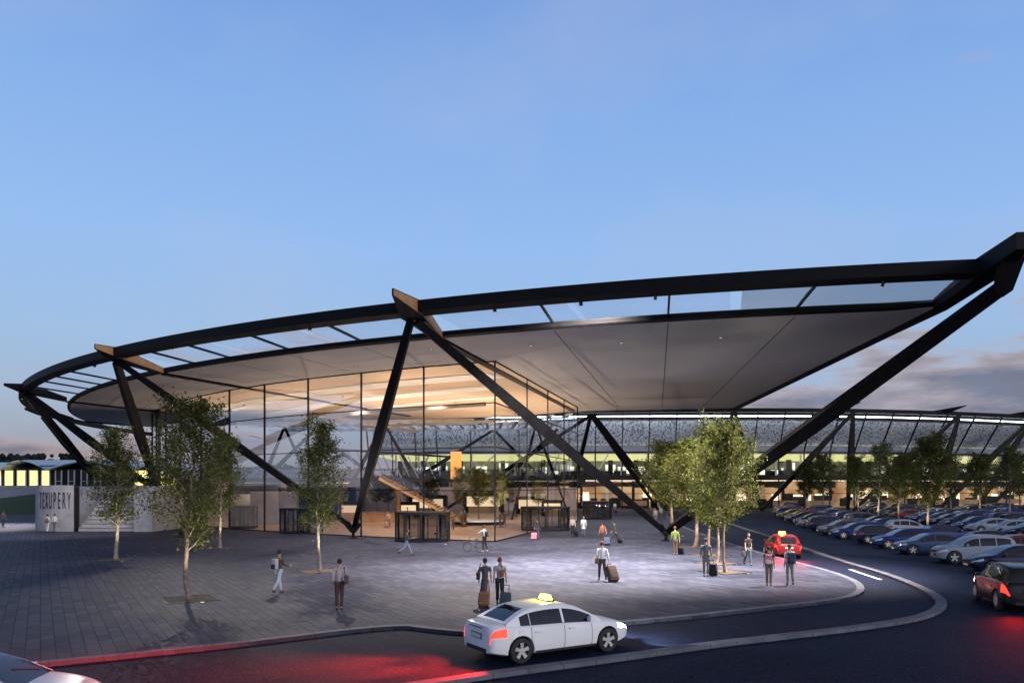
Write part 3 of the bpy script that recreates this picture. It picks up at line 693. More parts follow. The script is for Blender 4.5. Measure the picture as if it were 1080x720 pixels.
slab('roof_edge', K(-.5), K(1.2), HT, HT+.75, 'steel'); slab('roof', K(1.2), K(26), HT+.1, HT+.5, 'steel2')
sheet('upper_glass', lean, 11.0, K(.2), HT, 'glass'); sheet('lower_glass', lean, .2, lean, 10.9, 'glass')
sheet('perforated_screen', lambda i: lean(i)+2.6, 12.4, lambda i: 2.6, HT-1.4, 'perf'); sheet('ceiling', lambda i: 2.6, HT-1.4, lambda i: 9, HT-.1, 'white_metal')
sheet('louvre_band', lambda i: lean(i)+1.2, 10.7, lambda i: lean(i)+2.4, 12.4, 'perf_band')
slab('floor_slab', lambda i: lean(i)+.05, lambda i: lean(i)+20, 5.6, 6.5, 'steel2')
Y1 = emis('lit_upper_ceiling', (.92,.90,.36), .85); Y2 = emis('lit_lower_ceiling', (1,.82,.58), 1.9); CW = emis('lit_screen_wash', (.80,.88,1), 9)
sheet('lit_ceiling', lambda i: lean(i)+1.3, 10.65, lambda i: lean(i)+14, 9.7, Y1); sheet('lower_lit_ceiling', lambda i: lean(i)+1.5, 5.55, lambda i: lean(i)+14, 5.5, Y2)
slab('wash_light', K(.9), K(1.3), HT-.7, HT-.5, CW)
wallm = noisy('lit_back_wall', (.10,.12,.12), (.42,.44,.40), .35, .7)
wallo = noisy('orange_back_wall', (.30,.15,.08), (.85,.66,.46), .22, .7)
sheet('upper_back_wall', lambda i: lean(i)+14, 6.5, lambda i: lean(i)+14, 9.8, wallm); sheet('lower_back_wall', lambda i: lean(i)+11, 0, lambda i: lean(i)+11, 5.6, wallo)
rnd = random.Random(3)
fb = WB(); ub = WB()
for i in range(1, NS):
    q = off(i, lean(i)+3+rnd.random()*5, 0); fb.box((q.x, q.y, .55+rnd.random()*.9), (1.2+rnd.random()*2.2, .8, 1.1+rnd.random()*1.8))
    q = off(i, lean(i)+2+rnd.random()*6, 6.5); ub.box((q.x, q.y, 7.0), (1+rnd.random()*2, .6, 1.0)); 
    if i % 2: ub.box((q.x+1, q.y+2, 8.1), (.9, .6, 3.1))
fb.build('kiosk_row', M['steel2'], CB); ub.build('gate_furniture', M['steel2'], CB)
E1 = emis('lit_shop_panel', (1,.80,.55), 1.7); E2 = emis('lit_pale_panel', (1,.97,.84), 1.15)
sg9 = WB()
for i in range(1, NS-1):
    if rnd.random() < .8: sg9.beam(off(i,lean(i)+2.2,4.75), off(i+1,lean(i+1)+2.2,4.75), .2, .6+rnd.random()*.9)
sg9.build('sign_band', M['steel2'], CB)
for i in range(1, NS, 2):
    b = WB(); b.beam(off(i,lean(i)+4,0), off(i,lean(i)+4,5.5), .5, .5); b.build('hall_column', M['white_metal'] if i % 4 == 1 else M['steel2'], CB)
for i in range(2, NS-1):
    r9 = rnd.random()
    if r9 < .55:
        w9 = .9+rnd.random()*1.6; a = off(i, lean(i)+9.6, 0); d9 = (path[i+1]-path[i]).normalized(); h9 = 1.2+rnd.random()*1.0; b = WB()
        b.hexa([a+Vector((0,0,1.4)), a+d9*w9+Vector((0,0,1.4)), a+d9*w9+nrm[i]*-.2+Vector((0,0,1.4)), a+nrm[i]*-.2+Vector((0,0,1.4)), a+Vector((0,0,1.4+h9)), a+d9*w9+Vector((0,0,1.4+h9)), a+d9*w9+nrm[i]*-.2+Vector((0,0,1.4+h9)), a+nrm[i]*-.2+Vector((0,0,1.4+h9))]); b.build('lit_shop_panel', E1, CB)
    if rnd.random() < .85:
        a = off(i, lean(i)+10, 6.8+rnd.random()*.8); d9 = (path[i+1]-path[i]).normalized(); w9 = .4+rnd.random()*2.8; h9 = .5+rnd.random()*1.7; b = WB(); q9 = nrm[i]*-.2
        b.hexa([a, a+d9*w9, a+d9*w9+q9, a+q9]+[p9+Vector((0,0,h9)) for p9 in (a, a+d9*w9, a+d9*w9+q9, a+q9)]); b.build('lit_screen', E2, CB)
    if i % 3 == 0:
        b = WB(); b.beam(off(i, lean(i)+3, 1.1), off(min(i+2,NS), lean(i)+3, 1.1), .1, 1.0); b.build('shop_counter', M['wood'], CB)
wc = M['white_metal']
for i in range(2, NS, 2):
    b = WB(); a = off(i, lean(i)+1.4, 6.5); c = off(i, lean(i)+1.4, 10.6); b.beam(a, c, .28, .28)
    if i % 4 == 0: b.beam(off(i, lean(i)+1.4, 6.5), off(min(NS,i+1), lean(i)+1.4, 10.6), .22, .22)
    b.build('inner_post', wc, CB)
for i in range(0, NS+1, 2):
    b = WB(); b.beam(off(i,.05,HT), off(i,lean(i)-.05,10.95), .16, .3); b.beam(off(i,lean(i)-.05,11), off(i,lean(i)-.05,0), .16, .22); b.build('mullion', M['steel2'], CB)
tr_ = WB()
for i in range(NS):
    for h in (3.0, 7.6, 10.95): tr_.beam(off(i,lean(i)-.06,h), off(i+1,lean(i+1)-.06,h), .12, .12 if h < 10 else .3)
    tr_.beam(off(i,lean(i)-.06,6.05), off(i+1,lean(i+1)-.06,6.05), .2, .9)
tr_.build('transom', M['steel2'], CB)
def cnode(px, z): return P(px, z, HT+.3)
CN = [(775,146.6,803,147.5),(775,146.6,702,145),(900,147.6,803,147.5),(900,147.6,894,148.5),(1012,153.5,900,149),(1012,153.5,982,151.5),(1088,161,990,152),(1088,161,1030,156),(1150,168,1040,157),(1200,176,1100,166)]
for a, za, b_, zb in CN: column(P(a, za-1.2, HT-.1), P(b_, zb-3.5, .0), .5, 1.0, parent=CB)
for px, z in ((775,147.2),(900,148.2),(1012,153.8),(1088,162)):
    c_ = P(px-38, z, HT+.72); t_ = P(px+7, z-3, HT+2.1); b = WB(); b.beam(P(px-30, z+.5, HT+.72), P(px-8, z-1.0, HT+1.0), 1.2, .15, 1.2, .7); b.beam(P(px-8, z-1.0, HT+1.0), P(px+8, z-2.4, HT+1.7), 1.2, .7, .1, .1); b.build('roof_fin', M['steel'], CB)
for e in CB.children: pass

# ------------------------------------------------------------------ left side: terrace, stairs, lettered wall, bank, low pavilion
tc_ = [(-46.3,84.1),(-35.2,84.1)]+[(ring(106.5,a).x, ring(106.5,a).y) for a in np.linspace(222.5,190,12)]+[(-70,150),(-90,150)]
t_ = MB(); t_.prism(tc_, .004, 4.4); tag(t_.build('terrace_ground', M['concrete']), kind='structure')
s_ = MB(); n_ = 11
for i in range(n_): s_.box((-39.95, 77.6+i*.58+(84.09-77.6-i*.58)/2, (i+.5)*.4), (5.8, 84.09-77.6-i*.58, .4))
s2 = empty('stone_steps', (0,0,0), 0, 'wide flight of pale stone steps right of the lettered wall', 'steps'); so_ = s_.build('treads', M['concrete'], s2)
for i in range(n_):
    b = MB(); b.box((-39.95, 77.6+i*.58-.004, (i+1)*.4-.09), (5.76,.012,.05)); b.build('nosing', M['joint'], s2)
ck = MB(); ck.box((-36.1,80.4,2.25),(1.8,7.2,4.5)); tag(ck.build('cheek_wall', M['concrete'], bevel=.03), 'pale concrete wall closing the right side of the stone steps', 'wall')
# lettered wall: convex arc
LW = empty('lettered_wall', (-43.45, 77.3, 0), 0, 'curved pale concrete wall carrying tall dark letters', 'wall')
RR = 4.2; cx_, cy_ = -.25, 4.2
def lw(th, r): return (cx_-(r+1.0)*math.sin(th), cy_-r*math.cos(th))
b = MB(); n_ = 26; th1 = 1.38
op_ = [lw(th1*i/n_-.1, RR) for i in range(n_+1)]
b.strip(op_, .5, .005, 4.55, side=-1); b.build('wall_body', M['concrete'], LW, smooth=20)
b = MB(); b.box((.33,.42,2.27),(.22,.62,4.54),.0); b.build('return_wall', M['steel2'], LW, bevel=.02)
letters = 'TEXUPERY'
for i, chx in enumerate(reversed(letters)):
    th = -.02+i*.098
    cu = bpy.data.curves.new('t', 'FONT'); cu.body = chx; cu.extrude = .02; cu.size = 1; cu.align_x = 'CENTER'
    to = bpy.data.objects.new('t', cu); C.objects.link(to); bpy.context.view_layer.update()
    me = bpy.data.meshes.new_from_object(to.evaluated_get(bpy.context.evaluated_depsgraph_get())); C.objects.unlink(to); bpy.data.objects.remove(to)
    me.name = 'lettering'; me.materials.clear(); me.materials.append(M['lettering'])
    lo_ = bpy.data.objects.new('letter', me); C.objects.link(lo_); lo_.parent = LW
    x, y = lw(th, RR+.03); lo_.location = (x, y, 2.25); lo_.rotation_euler = (R(90), 0, -th*.85); lo_.scale = (.56, 2.35, 1)
# bank and path
def bh(y): return 0 if y < 122 else min(4.45, (y-122)/24*4.45)
b = MB(); ys = list(np.linspace(121, 150, 24))+[200]
xs = np.linspace(-135, -60, 40)
for y0, y1 in zip(ys[:-1], ys[1:]):
    for x0, x1 in zip(xs[:-1], xs[1:]): b.quad((x0,y0,bh(y0)+.008),(x1,y0,bh(y0)+.008),(x1,y1,bh(y1)+.008),(x0,y1,bh(y1)+.008))
tag(b.build('grass_bank', M['grass']), kind='structure')
b = MB(); pp = []
for t in np.linspace(0, 1, 30):
    px = -60+104*t; py_mid = 530-14*t+(1-t)*6; hw = 8.5-4.0*t
    q = []
    for py in (py_mid+hw, py_mid-hw*.8):
        y = 124.
        for _ in range(40): y = F*(H-bh(y))/max(.25, (py-HY)) if py > 513 else 146; y = min(max(y, 122), 149)
        q.append(Vector(((px-540)*y/F, y, bh(y)+.06)))
    pp.append(q)
for (a0,a1),(b0,b1) in zip(pp[:-1], pp[1:]): b.quad(a0, b0, b1, a1)
# simple ramp band following the bank
b = MB(); yy = np.linspace(127, 149, 16); 
for y0, y1 in zip(yy[:-1], yy[1:]):
    l0, l1 = -120, -120; f0 = lambda y: -96+(y-127)*1.05
    b.quad((l0,y0,bh(y0)+.02),(f0(y0),y0,bh(y0)+.02),(f0(y1),y1,bh(y1)+.02),(l1,y1,bh(y1)+.02))
tag(b.build('ramp_path', M['concrete']), kind='structure')
# low pavilion
PV = empty('low_pavilion', (-88, 152, 4.4), 0, 'low pavilion with wavy pale roof and yellow lit windows far to the left', 'building')
roofm = noisy('pavilion_roof', (.42,.52,.60), (.55,.62,.68), .3, .4)
def vault(x0, x1, z0, hh, y0, y1, ov=.8):
    b = MB(); n_ = 14
    for i in range(n_):
        t0, t1 = i/n_, (i+1)/n_; f_ = lambda t: z0+hh*math.sin(math.pi*t)**1.0
        xa, xb = x0+(x1-x0)*t0, x0+(x1-x0)*t1; za, zb = f_(t0), f_(t1)
        b.hexa([(xa,y0-ov,za-.25),(xb,y0-ov,zb-.25),(xb,y1,zb+.35),(xa,y1,za+.35),(xa,y0-ov,za),(xb,y0-ov,zb),(xb,y1,zb+.6),(xa,y1,za+.6)])
    return b.build('roof', roofm, PV, smooth=40)
vault(-27,-9,3.4,1.1,-3,16); vault(-9.5,-1,3.5,1.5,-2,16); vault(-1.5,14,3.2,1.7,-1,16); vault(13.5,24,3.0,1.2,0,16)
WYL = emis('lit_window_yellow', (1,.82,.28), 1.6)
b = MB(); b.box((-2,6,1.7),(50,11,3.4)); b.build('wall', M['steel2'], PV)
for i, (x, w_, lit) in enumerate([(-24.5,3,1),(-20.5,3,1),(-16.5,3,1),(-12,1.6,1),(-9.6,1.5,1),(-7.2,1.5,1),(-4.8,1.5,1),(-2.5,1.4,1),(0,1,0),(2.5,1,0),(5,1,0),(7.6,1,0),(16.2,2.6,1)]):
    b = MB(); b.box((x,.46,1.6),(w_,.06,2.9)); wo = b.build('window', WYL if lit else M['carglass'], PV)
    b = MB(); b.box((x-w_/2-.08,.40,1.6),(.14,.3,3.1)); b.box((x+w_/2+.08,.40,1.6),(.14,.3,3.1)); b.box((x,.38,1.0),(w_,.06,.06)); b.build('frame', M['white_metal'], wo)
# distant trees and haze line
rn = random.Random(5); b = MB()
for i in range(90):
    px = -150+i*5.2+rn.random()*3; z = 330+rn.random()*60; p = P(px, z); rr = 2.5+rn.random()*3; hh = 4.4+(8+rn.random()*6)*(1 if px < 80 else .6)
    for k in range(70):
        c = Vector((p.x+rn.gauss(0, rr*.6), p.y+rn.gauss(0, rr*.6), hh*(.35+.6*rn.random())+1.5)); s0 = rr*(.16+.18*rn.random())
        b.lathe([(0,-s0),(s0*.8,-s0*.5),(s0,0),(s0*.7,s0*.6),(0,s0)], 5, c)
tag(b.build('distant_trees', M['leaf_far'], fixn=False), 'dark far tree line on the horizon', 'trees', kind='stuff')
hb = MB()
prev = None
for i in range(61):
    x = -1600+i*55; h = 9+6*math.sin(i*.5)+4*math.sin(i*1.3+1)
    q = ((x,900,-1),(x,900,h),(x,1100,h+3),(x,1100,-1))
    if prev:
        for j in range(3): hb.quad(prev[j], q[j], q[j+1], prev[j+1])
    prev = q
tag(hb.build('hills', noisy('hill', (.05,.06,.07), (.07,.08,.09), .01, .9)), kind='structure')

# ------------------------------------------------------------------ added lamps under the ring beam, invented to brighten the plaza
FLC = (1,.87,.77)
M['added_flood_lens'] = emis('added_flood_lens', (1,.95,.9), .35)
def flood(ang, target, e, label, size=75, col=FLC):
    size = max(size, 84)
    p = ring(120.1, ang, HR-.46); t = empty('added_floodlight', p, 0, label, 'added_floodlight', 'added floodlights under the ring beam')
    d = (Vector(target)-p).normalized()
    b = MB(); b.beam((0,0,.18),(0,0,.0),.07,.07); b.beam(-d*.05, d*.16, .2, .14); b.build('housing', M['steel2'], t)
    b = MB(); b.beam(d*.162, d*.17, .17, .11); b.build('lens', M['added_flood_lens'], t)
    lamp('added_flood_beam', 'SPOT', d*.3, e, col, t, None, size, 1.0, .12).rotation_euler = (-d).to_track_quat('Z', 'Y').to_euler()
flood(258.5, (13,43,0), 66000, 'small added flood lamp near the right tip of the ring beam', 80)
flood(253, (6,43,0), 66000, 'small added flood lamp on the ring above the taxi', 85)
flood(248.5, (-.5,41,0), 44000, 'small added flood lamp just right of the middle fin', 85)
flood(242, (-8,41,0), 9000, 'small added flood lamp left of the middle fin', 75)
flood(235, (-11,31,0), 6000, 'small added flood lamp between the middle fin and the timber lined left fin', 60)
flood(251, (8,66,0), 40000, 'small added flood lamp aimed under the canopy', 110)
flood(229, (-45,73,0), 9000, 'small added flood lamp aimed at the lettered wall', 60)
flood(213, (-60,86,0), 60000, 'small added flood lamp at the far left of the ring', 60)
for px, z, e_, wh in ((455,57.5,3600,'over the paving before the left vestibule'),(560,56,4200,'over the paving before the glass corner'),(655,55,4200,'over the paving left of the low V column foot'),(760,53,3600,'over the paving right of the low V column foot'),(375,66,2600,'over the foot of the left big V column'),(620,72,3800,'over the open plaza beside the glass side wall'),(700,86,3800,'over the plaza behind the low V column foot'),(650,104,3500,'over the far plaza before the inner V columns')):
    p = P(px, z); downlight(p.x, p.y, HS-.004, e_, (1,.86,.76), 'small round added downlight '+wh, 120)  # added downlights that brighten the paving under the canopy
for px, z, wh in ((640,80,'in the paving beside the glass side wall'),(720,70,'in the paving behind the low V column foot'),(760,62,'in the paving left of the kerb'),(560,68,'in the paving before the wide vestibule'),(690,96,'in the paving far under the canopy'),(470,60,'in the paving before the hall entrance'),(330,64,'in the paving before the slim tree'),(200,74,'in the paving at the left wing')):  # added uplights, put in to light the canopy underside
    p = P(px, z); t = empty('added_ground_uplight', (p.x, p.y, .012), 0, 'added flush ground uplight '+wh, 'lamp', 'added uplights set in the paving')
    b = MB(); b.lathe([(0,.0),(.16,.0),(.16,.012),(0,.012)], 16); b.build('bezel', M['steel2'], t); b = MB(); b.lathe([(0,.016),(.1,.016)], 12); b.build('lens', M['lamp'], t)
    lamp('uplight_beam', 'SPOT', (0,0,.06), 800, (.95,.90,.95), t, None, 150, .9, .08).rotation_euler = (R(180), 0, 0)
# ------------------------------------------------------------------ cars
def interp(tab, x):
    if x <= tab[0][0]: return tab[0][1]
    for (a, va), (b, vb) in zip(tab[:-1], tab[1:]):
        if x <= b:
            t = (x-a)/(b-a); return va+(vb-va)*t
    return tab[-1][1]
def sm(tab, n=3):
    # smooth a table by chaikin in x,y
    for _ in range(n):
        q = [tab[0]]
        for a, b in zip(tab[:-1], tab[1:]): q += [(a[0]*.75+b[0]*.25, a[1]*.75+b[1]*.25), (a[0]*.25+b[0]*.75, a[1]*.25+b[1]*.75)]
        tab = q+[tab[-1]]
    return tab
KINDS = {
 'sedan': dict(x0=-2.41, x1=2.38, wb=1.41, wr=.335, W=.915,
    top=[(-2.41,.62),(-2.405,.90),(-2.38,1.02),(-2.1,1.04),(-1.7,1.05),(-1.0,1.0),(.8,.98),(1.15,.96),(1.6,.895),(2.0,.80),(2.25,.68),(2.36,.55),(2.38,.45)],
    belt=[(-2.41,.60),(-2.38,.93),(-1.9,.985),(-1.2,.955),(0,.925),(1.0,.89),(1.6,.82),(2.1,.70),(2.3,.58),(2.38,.43)],
    roof=[(-1.92,1.04),(-1.62,1.18),(-1.2,1.365),(-.75,1.43),(-.3,1.452),(.1,1.43),(.45,1.34),(.8,1.17),(1.2,.95)], cab=(-1.92,1.2), side=[(-1.42,-1.12),(-1.10,-.10),(-.03,.86)], ws=(.26,1.16), rw=(-1.80,-1.14)),
 'estate': dict(x0=-2.35, x1=2.3, wb=1.36, wr=.33, W=.90,
    top=[(-2.35,.62),(-2.33,.9),(-2.26,1.0),(-1.6,1.02),(.8,.97),(1.15,.95),(1.6,.885),(1.95,.80),(2.18,.68),(2.28,.55),(2.3,.45)],
    belt=[(-2.35,.60),(-2.26,.90),(-1.9,.95),(0,.915),(1.0,.88),(1.6,.81),(2.05,.69),(2.22,.58),(2.3,.43)],
    roof=[(-2.27,.99),(-2.12,1.24),(-1.95,1.38),(-1.5,1.45),(-.6,1.48),(.0,1.45),(.38,1.36),(.75,1.17),(1.15,.94)], cab=(-2.27,1.15), side=[(-1.92,-1.1),(-1.04,-.14),(-.08,.84)], ws=(.22,1.1), rw=(-2.25,-1.98)),
 'hatchback': dict(x0=-2.0, x1=2.05, wb=1.27, wr=.315, W=.875,
    top=[(-2.0,.60),(-1.99,.88),(-1.92,.98),(-1.4,1.0),(.8,.97),(1.0,.96),(1.45,.89),(1.8,.78),(1.98,.64),(2.05,.45)],
    belt=[(-2.0,.58),(-1.92,.9),(-1.6,.95),(0,.91),(.9,.87),(1.4,.80),(1.85,.68),(2.0,.55),(2.05,.43)],
    roof=[(-1.93,.98),(-1.74,1.22),(-1.5,1.38),(-1.0,1.46),(-.4,1.485),(.05,1.45),(.4,1.34),(.7,1.18),(1.05,.95)], cab=(-1.93,1.05), side=[(-1.45,-.95),(-.89,-.12),(-.06,.78)], ws=(.24,1.0), rw=(-1.9,-1.56)),
 'suv': dict(x0=-2.25, x1=2.25, wb=1.34, wr=.37, W=.94,
    top=[(-2.25,.70),(-2.23,1.0),(-2.15,1.12),(-1.5,1.14),(.8,1.10),(1.05,1.09),(1.6,1.04),(1.95,.95),(2.15,.80),(2.22,.62),(2.25,.50)],
    belt=[(-2.25,.68),(-2.15,1.02),(-1.8,1.07),(0,1.03),(1.0,1.0),(1.6,.94),(2.05,.82),(2.2,.64),(2.25,.48)],
    roof=[(-2.16,1.10),(-2.05,1.38),(-1.9,1.58),(-1.5,1.68),(-.6,1.71),(.0,1.68),(.36,1.56),(.68,1.36),(1.05,1.08)], cab=(-2.16,1.05), side=[(-1.8,-1.02),(-.96,-.12),(-.06,.78)], ws=(.2,1.0), rw=(-2.14,-1.93)),
}
def make_car(kind, pm, name='parked_car', hi=False, lights=None, taxi=False):
    K_ = dict(KINDS[kind])
    if kind == 'sedan':
        cmp_ = lambda x: -1.41+(x+1.41)*.86 if x < -1.41 else x
        for kk in ('top','belt'): K_[kk] = [(cmp_(x), v) for x, v in K_[kk]]
        K_['roof'] = [(x if x > -1.5 else -1.5+(x+1.5)*.8, v) for x, v in K_['roof']]; K_['x0'] = cmp_(K_['x0']); K_['cab'] = (K_['roof'][0][0], K_['cab'][1]); K_['rw'] = (-1.74, K_['rw'][1])
    x0, x1, wb, wr, W_ = K_['x0'], K_['x1'], K_['wb'], K_['wr'], K_['W']
    top, belt, roof = sm(K_['top'], 2), sm(K_['belt'], 2), sm(K_['roof'], 2)
    wid = sm([(x0,W_-.20),(x0+.06,W_-.09),(x0+.35,W_-.03),(x0+1.1,W_),(0,W_),(x1-1.2,W_-.005),(x1-.6,W_-.05),(x1-.25,W_-.16),(x1-.08,W_-.30),(x1,W_-.42)], 2)
    Ra = wr+.055
    xs = set(np.linspace(x0, x1, 44 if hi else 26).tolist())
    for s in (-wb, wb):
        for k in range(9 if hi else 7): xs.add(s+Ra*math.cos(math.pi*k/(8 if hi else 6)))
        xs.add(s+Ra+.004); xs.add(s-Ra-.004)
    xs |= {x0+.03, x0+.08, x1-.03, x1-.08}
    xs = sorted(xs)
    root = empty(name, (0,0,0)); 
    def arch(x):
        for s in (-wb, wb):
            if abs(x-s) <= Ra+1e-6: return wr+math.sqrt(max(0, Ra*Ra-(x-s)**2))
        return -1
    def section(x):
        w_, t_, b_ = interp(wid, x), interp(top, x), interp(belt, x); zb = .20+.12*max(0, (abs(x)-wb-Ra*.9)/.6)
        zb = min(zb, .36); a = arch(x)
        ss = [(0, zb), (w_*.80, zb), (w_*.955, zb+.05), (w_*.99, zb+.18), (w_*1.0, .52 if b_ > .62 else (b_+zb+.18)/2), (w_*.992, min(b_-.12, .72) if b_ > .72 else b_-.06), (w_*.965, b_-.03), (w_*.925, b_+.005), (w_*.86, b_+(t_-b_)*.60), (w_*.66, b_+(t_-b_)*.93), (w_*.3, t_), (0, t_+.004)]
        out, zprev = [], -1
        for i, (y, z) in enumerate(ss):
            if a > 0 and i <= 5: z = max(z, a+(.0 if i < 4 else .004*i))
            z = max(z, zprev+.0005) if i > 1 else z; zprev = z; out.append((y, z))
        return out
    secs = [section(x) for x in xs]; nS = len(secs[0])
    parts = {}
    def part(nm): 
        if nm not in parts: parts[nm] = MB()
        return parts[nm]
    hl0, hl1 = x1-.58, x1-.06; tl0, tl1 = x0+.04, x0+.42
    for i in range(len(xs)-1):
        xm = (xs[i]+xs[i+1])/2
        for j in range(nS-1):
            for sg in (1, -1):
                q = [Vector((xs[i], sg*secs[i][j][0], secs[i][j][1])), Vector((xs[i+1], sg*secs[i+1][j][0], secs[i+1][j][1])), Vector((xs[i+1], sg*secs[i+1][j+1][0], secs[i+1][j+1][1])), Vector((xs[i], sg*secs[i][j+1][0], secs[i][j+1][1]))]
                if sg < 0: q.reverse()
                q.reverse()
                s_ = 'L' if sg > 0 else 'R'
                if j <= 0: nm = 'underbody'
                elif hl0 < xm < hl1 and j in (5, 6): nm = 'headlight'+s_
                elif tl0-.1 < xm < tl1 and j in (5,): nm = 'tail_light'+s_
                else: nm = 'body'
                part(nm).quad(*q)
    for i, rev in ((0, False), (len(xs)-1, True)):
        pts_ = [Vector((xs[i], y, z)) for y, z in secs[i]]+[Vector((xs[i], -y, z)) for y, z in reversed(secs[i])][1:-1]
        part('body').poly(pts_ if rev else list(reversed(pts_)))
    # cabin
    ca, cb = K_['cab']; cx = set(np.linspace(ca, cb, 40 if hi else 24).tolist())
    for a, b in K_['side']: cx |= {a, b}
    cx |= {K_['ws'][0], K_['rw'][1]}; cx = sorted(x for x in cx if ca <= x <= cb)
    ts = [0, .07, .30, .55, .80, .90, 1.0]
    def csec(x):
        z = interp(roof, x); b = interp(belt, x)-.01; w_ = interp(wid, x)*.925; hh = max(.0, z-b); f_ = min(1, hh/.52)
        wt = w_-(w_-.61*W_/.915)*f_; zt = b+hh*.93; o = []
        for t in ts: o.append((w_+(wt-w_)*(t*.75+.25*t*t), b+(zt-b)*t))
        o += [(wt*.93, b+hh*.975), (wt*.72, b+hh*.993), (wt*.36, b+hh), (0, b+hh*1.002)]
        return o
    cs = [csec(x) for x in cx]; nC = len(cs[0])
    for i in range(len(cx)-1):
        xm = (cx[i]+cx[i+1])/2
        for j in range(nC-1):
            for sg in (1, -1):
                q = [Vector((cx[i], sg*cs[i][j][0], cs[i][j][1])), Vector((cx[i+1], sg*cs[i+1][j][0], cs[i+1][j][1])), Vector((cx[i+1], sg*cs[i+1][j+1][0], cs[i+1][j+1][1])), Vector((cx[i], sg*cs[i][j+1][0], cs[i][j+1][1]))]
                if sg < 0: q.reverse()
                q.reverse(); nm = 'body'; s_ = 'L' if sg > 0 else 'R'
                if 1 <= j <= 3:
                    for k, (a, b) in enumerate(K_['side']):
                        if a < xm < b: nm = 'side_window%d%s' % (k, s_)
                if j >= 7 and xm > K_['ws'][0]: nm = 'windshield'
                elif j >= 8 and xm < K_['rw'][1] and xm > K_['rw'][0]: nm = 'rear_window'
                part(nm).quad(*q)
    for nm, mb in parts.items():
        base = nm[:-1] if nm[-1] in 'LR' else nm
        base = base.rstrip('0123456789')
        mat = {'body': pm, 'underbody': M['cardark'], 'headlight': M['head_on'] if lights else M['lens'], 'tail_light': M['tail_on'] if lights else M['tail_off'], 'windshield': M['carglass'], 'rear_window': M['carglass'], 'side_window': M['carglass']}[base]
        mb.build(base, mat, root, smooth=38)
    # wheels
    for sx in (-wb, wb):
        for sy in (1, -1):
            y = sy*(W_-.115); b = MB(); h = .105
            b.lathe([(wr*.64,-h),(wr*.86,-h*1.05),(wr*.97,-h*.85),(wr,-h*.5),(wr,h*.5),(wr*.97,h*.85),(wr*.86,h*1.05),(wr*.64,h)], 26, axis='y')
            wo = b.build('wheel', M['rubber'], root, smooth=35); wo.location = (sx, y, wr)
            b = MB(); o_ = sy*h*.9
            b.lathe([(wr*.72,sy*h*.3),(wr*.80,o_*1.08),(wr*.76,o_*1.14),(wr*.71,sy*h*.55)], 26, axis='y')
            for k in range(5):
                t = 2*math.pi*k/5+.3; dx, dz = math.cos(t), math.sin(t); px_, pz_ = -dz, dx
                w1, w2 = wr*.12, wr*.16; i0 = Vector((dx*wr*.1, o_*.95, dz*wr*.1)); i1 = Vector((dx*wr*.745, o_*1.08, dz*wr*.745)); s1 = Vector((px_, 0, pz_))
                bk = Vector((0, -sy*.03, 0)); b.hexa([i0-s1*w1, i0+s1*w1, i1+s1*w2, i1-s1*w2, i0-s1*w1+bk, i0+s1*w1+bk, i1+s1*w2+bk, i1-s1*w2+bk])
            b.lathe([(0,o_*1.02),(wr*.16,o_*.98),(wr*.17,o_*.5)], 12, axis='y')
            ro = b.build('rim', M['rim'], wo, smooth=35)
            b = MB(); b.lathe([(0,sy*h*.3),(wr*.73,sy*h*.3)], 20, axis='y'); b.build('brake_disc', M['cardark'], wo)
    # mirrors
    for sy in (1, -1):
        b = MB(); xm_ = K_['side'][-1][1]-.10; zb_ = interp(belt, xm_)+.06
        b.hexa([(xm_-.07, sy*(W_-.04), zb_-.02), (xm_+.07, sy*(W_-.04), zb_-.02), (xm_+.05, sy*(W_+.14), zb_), (xm_-.07, sy*(W_+.14), zb_), (xm_-.07, sy*(W_-.04), zb_+.10), (xm_+.05, sy*(W_-.04), zb_+.10), (xm_+.03, sy*(W_+.13), zb_+.12), (xm_-.07, sy*(W_+.13), zb_+.12)])
        b.build('mirror', pm, root, smooth=50, bevel=.02)
    zg = .42 if kind != 'suv' else .52
    b = MB(); b.box((x1-.005, 0, zg-.02), (.05, (W_-.42)*1.85, .13)); b.box((x1-.035, 0, zg+.17), (.06, (W_-.42)*1.5, .09)); b.build('grille', M['cardark'], root, bevel=.01)
    b = MB(); b.box((x1+.025, 0, zg-.03), (.012, .5, .10)); b.build('number_plate', M['plate'], root)
    b = MB(); b.box((x0-.020, 0, zg+.28), (.012, .5, .11)); b.build('number_plate', M['plate'], root)
    b = MB(); b.box((x0+.0, 0, .36), (.05, (W_-.25)*1.6, .10)); b.build('rear_bumper', M['cardark'], root, bevel=.01)
    # seams and handles
    for sx in (K_['side'][-1][1]-.02, (K_['side'][-2][1]+K_['side'][-1][0])/2, (K_['side'][0][1]+K_['side'][1][0])/2+.0):
        sc = section(sx)
        if not hi: break
        for sg in (1, -1):
            sb = MB()
            for j in range(2, 6):
                (ya, za), (yb, zb2) = sc[j], sc[j+1]; e = .004
                if arch(sx) > 0 and za < arch(sx): continue
                sb.quad((sx-.007, sg*(ya+e), za), (sx+.007, sg*(ya+e), za), (sx+.007, sg*(yb+e), zb2), (sx-.007, sg*(yb+e), zb2))
            sb.build('door_seam', M['joint'], root, fixn=False)
    if hi:
        for k in (0, 1):
            xh = (K_['side'][-2+k][0])+.20
            for sg in (1, -1):
                sc = section(xh); yy = sc[5][0]; b = MB(); b.box((xh, sg*(yy+.022), .80), (.20,.03,.045)); b.build('door_handle', pm, root, bevel=.012, smooth=40)
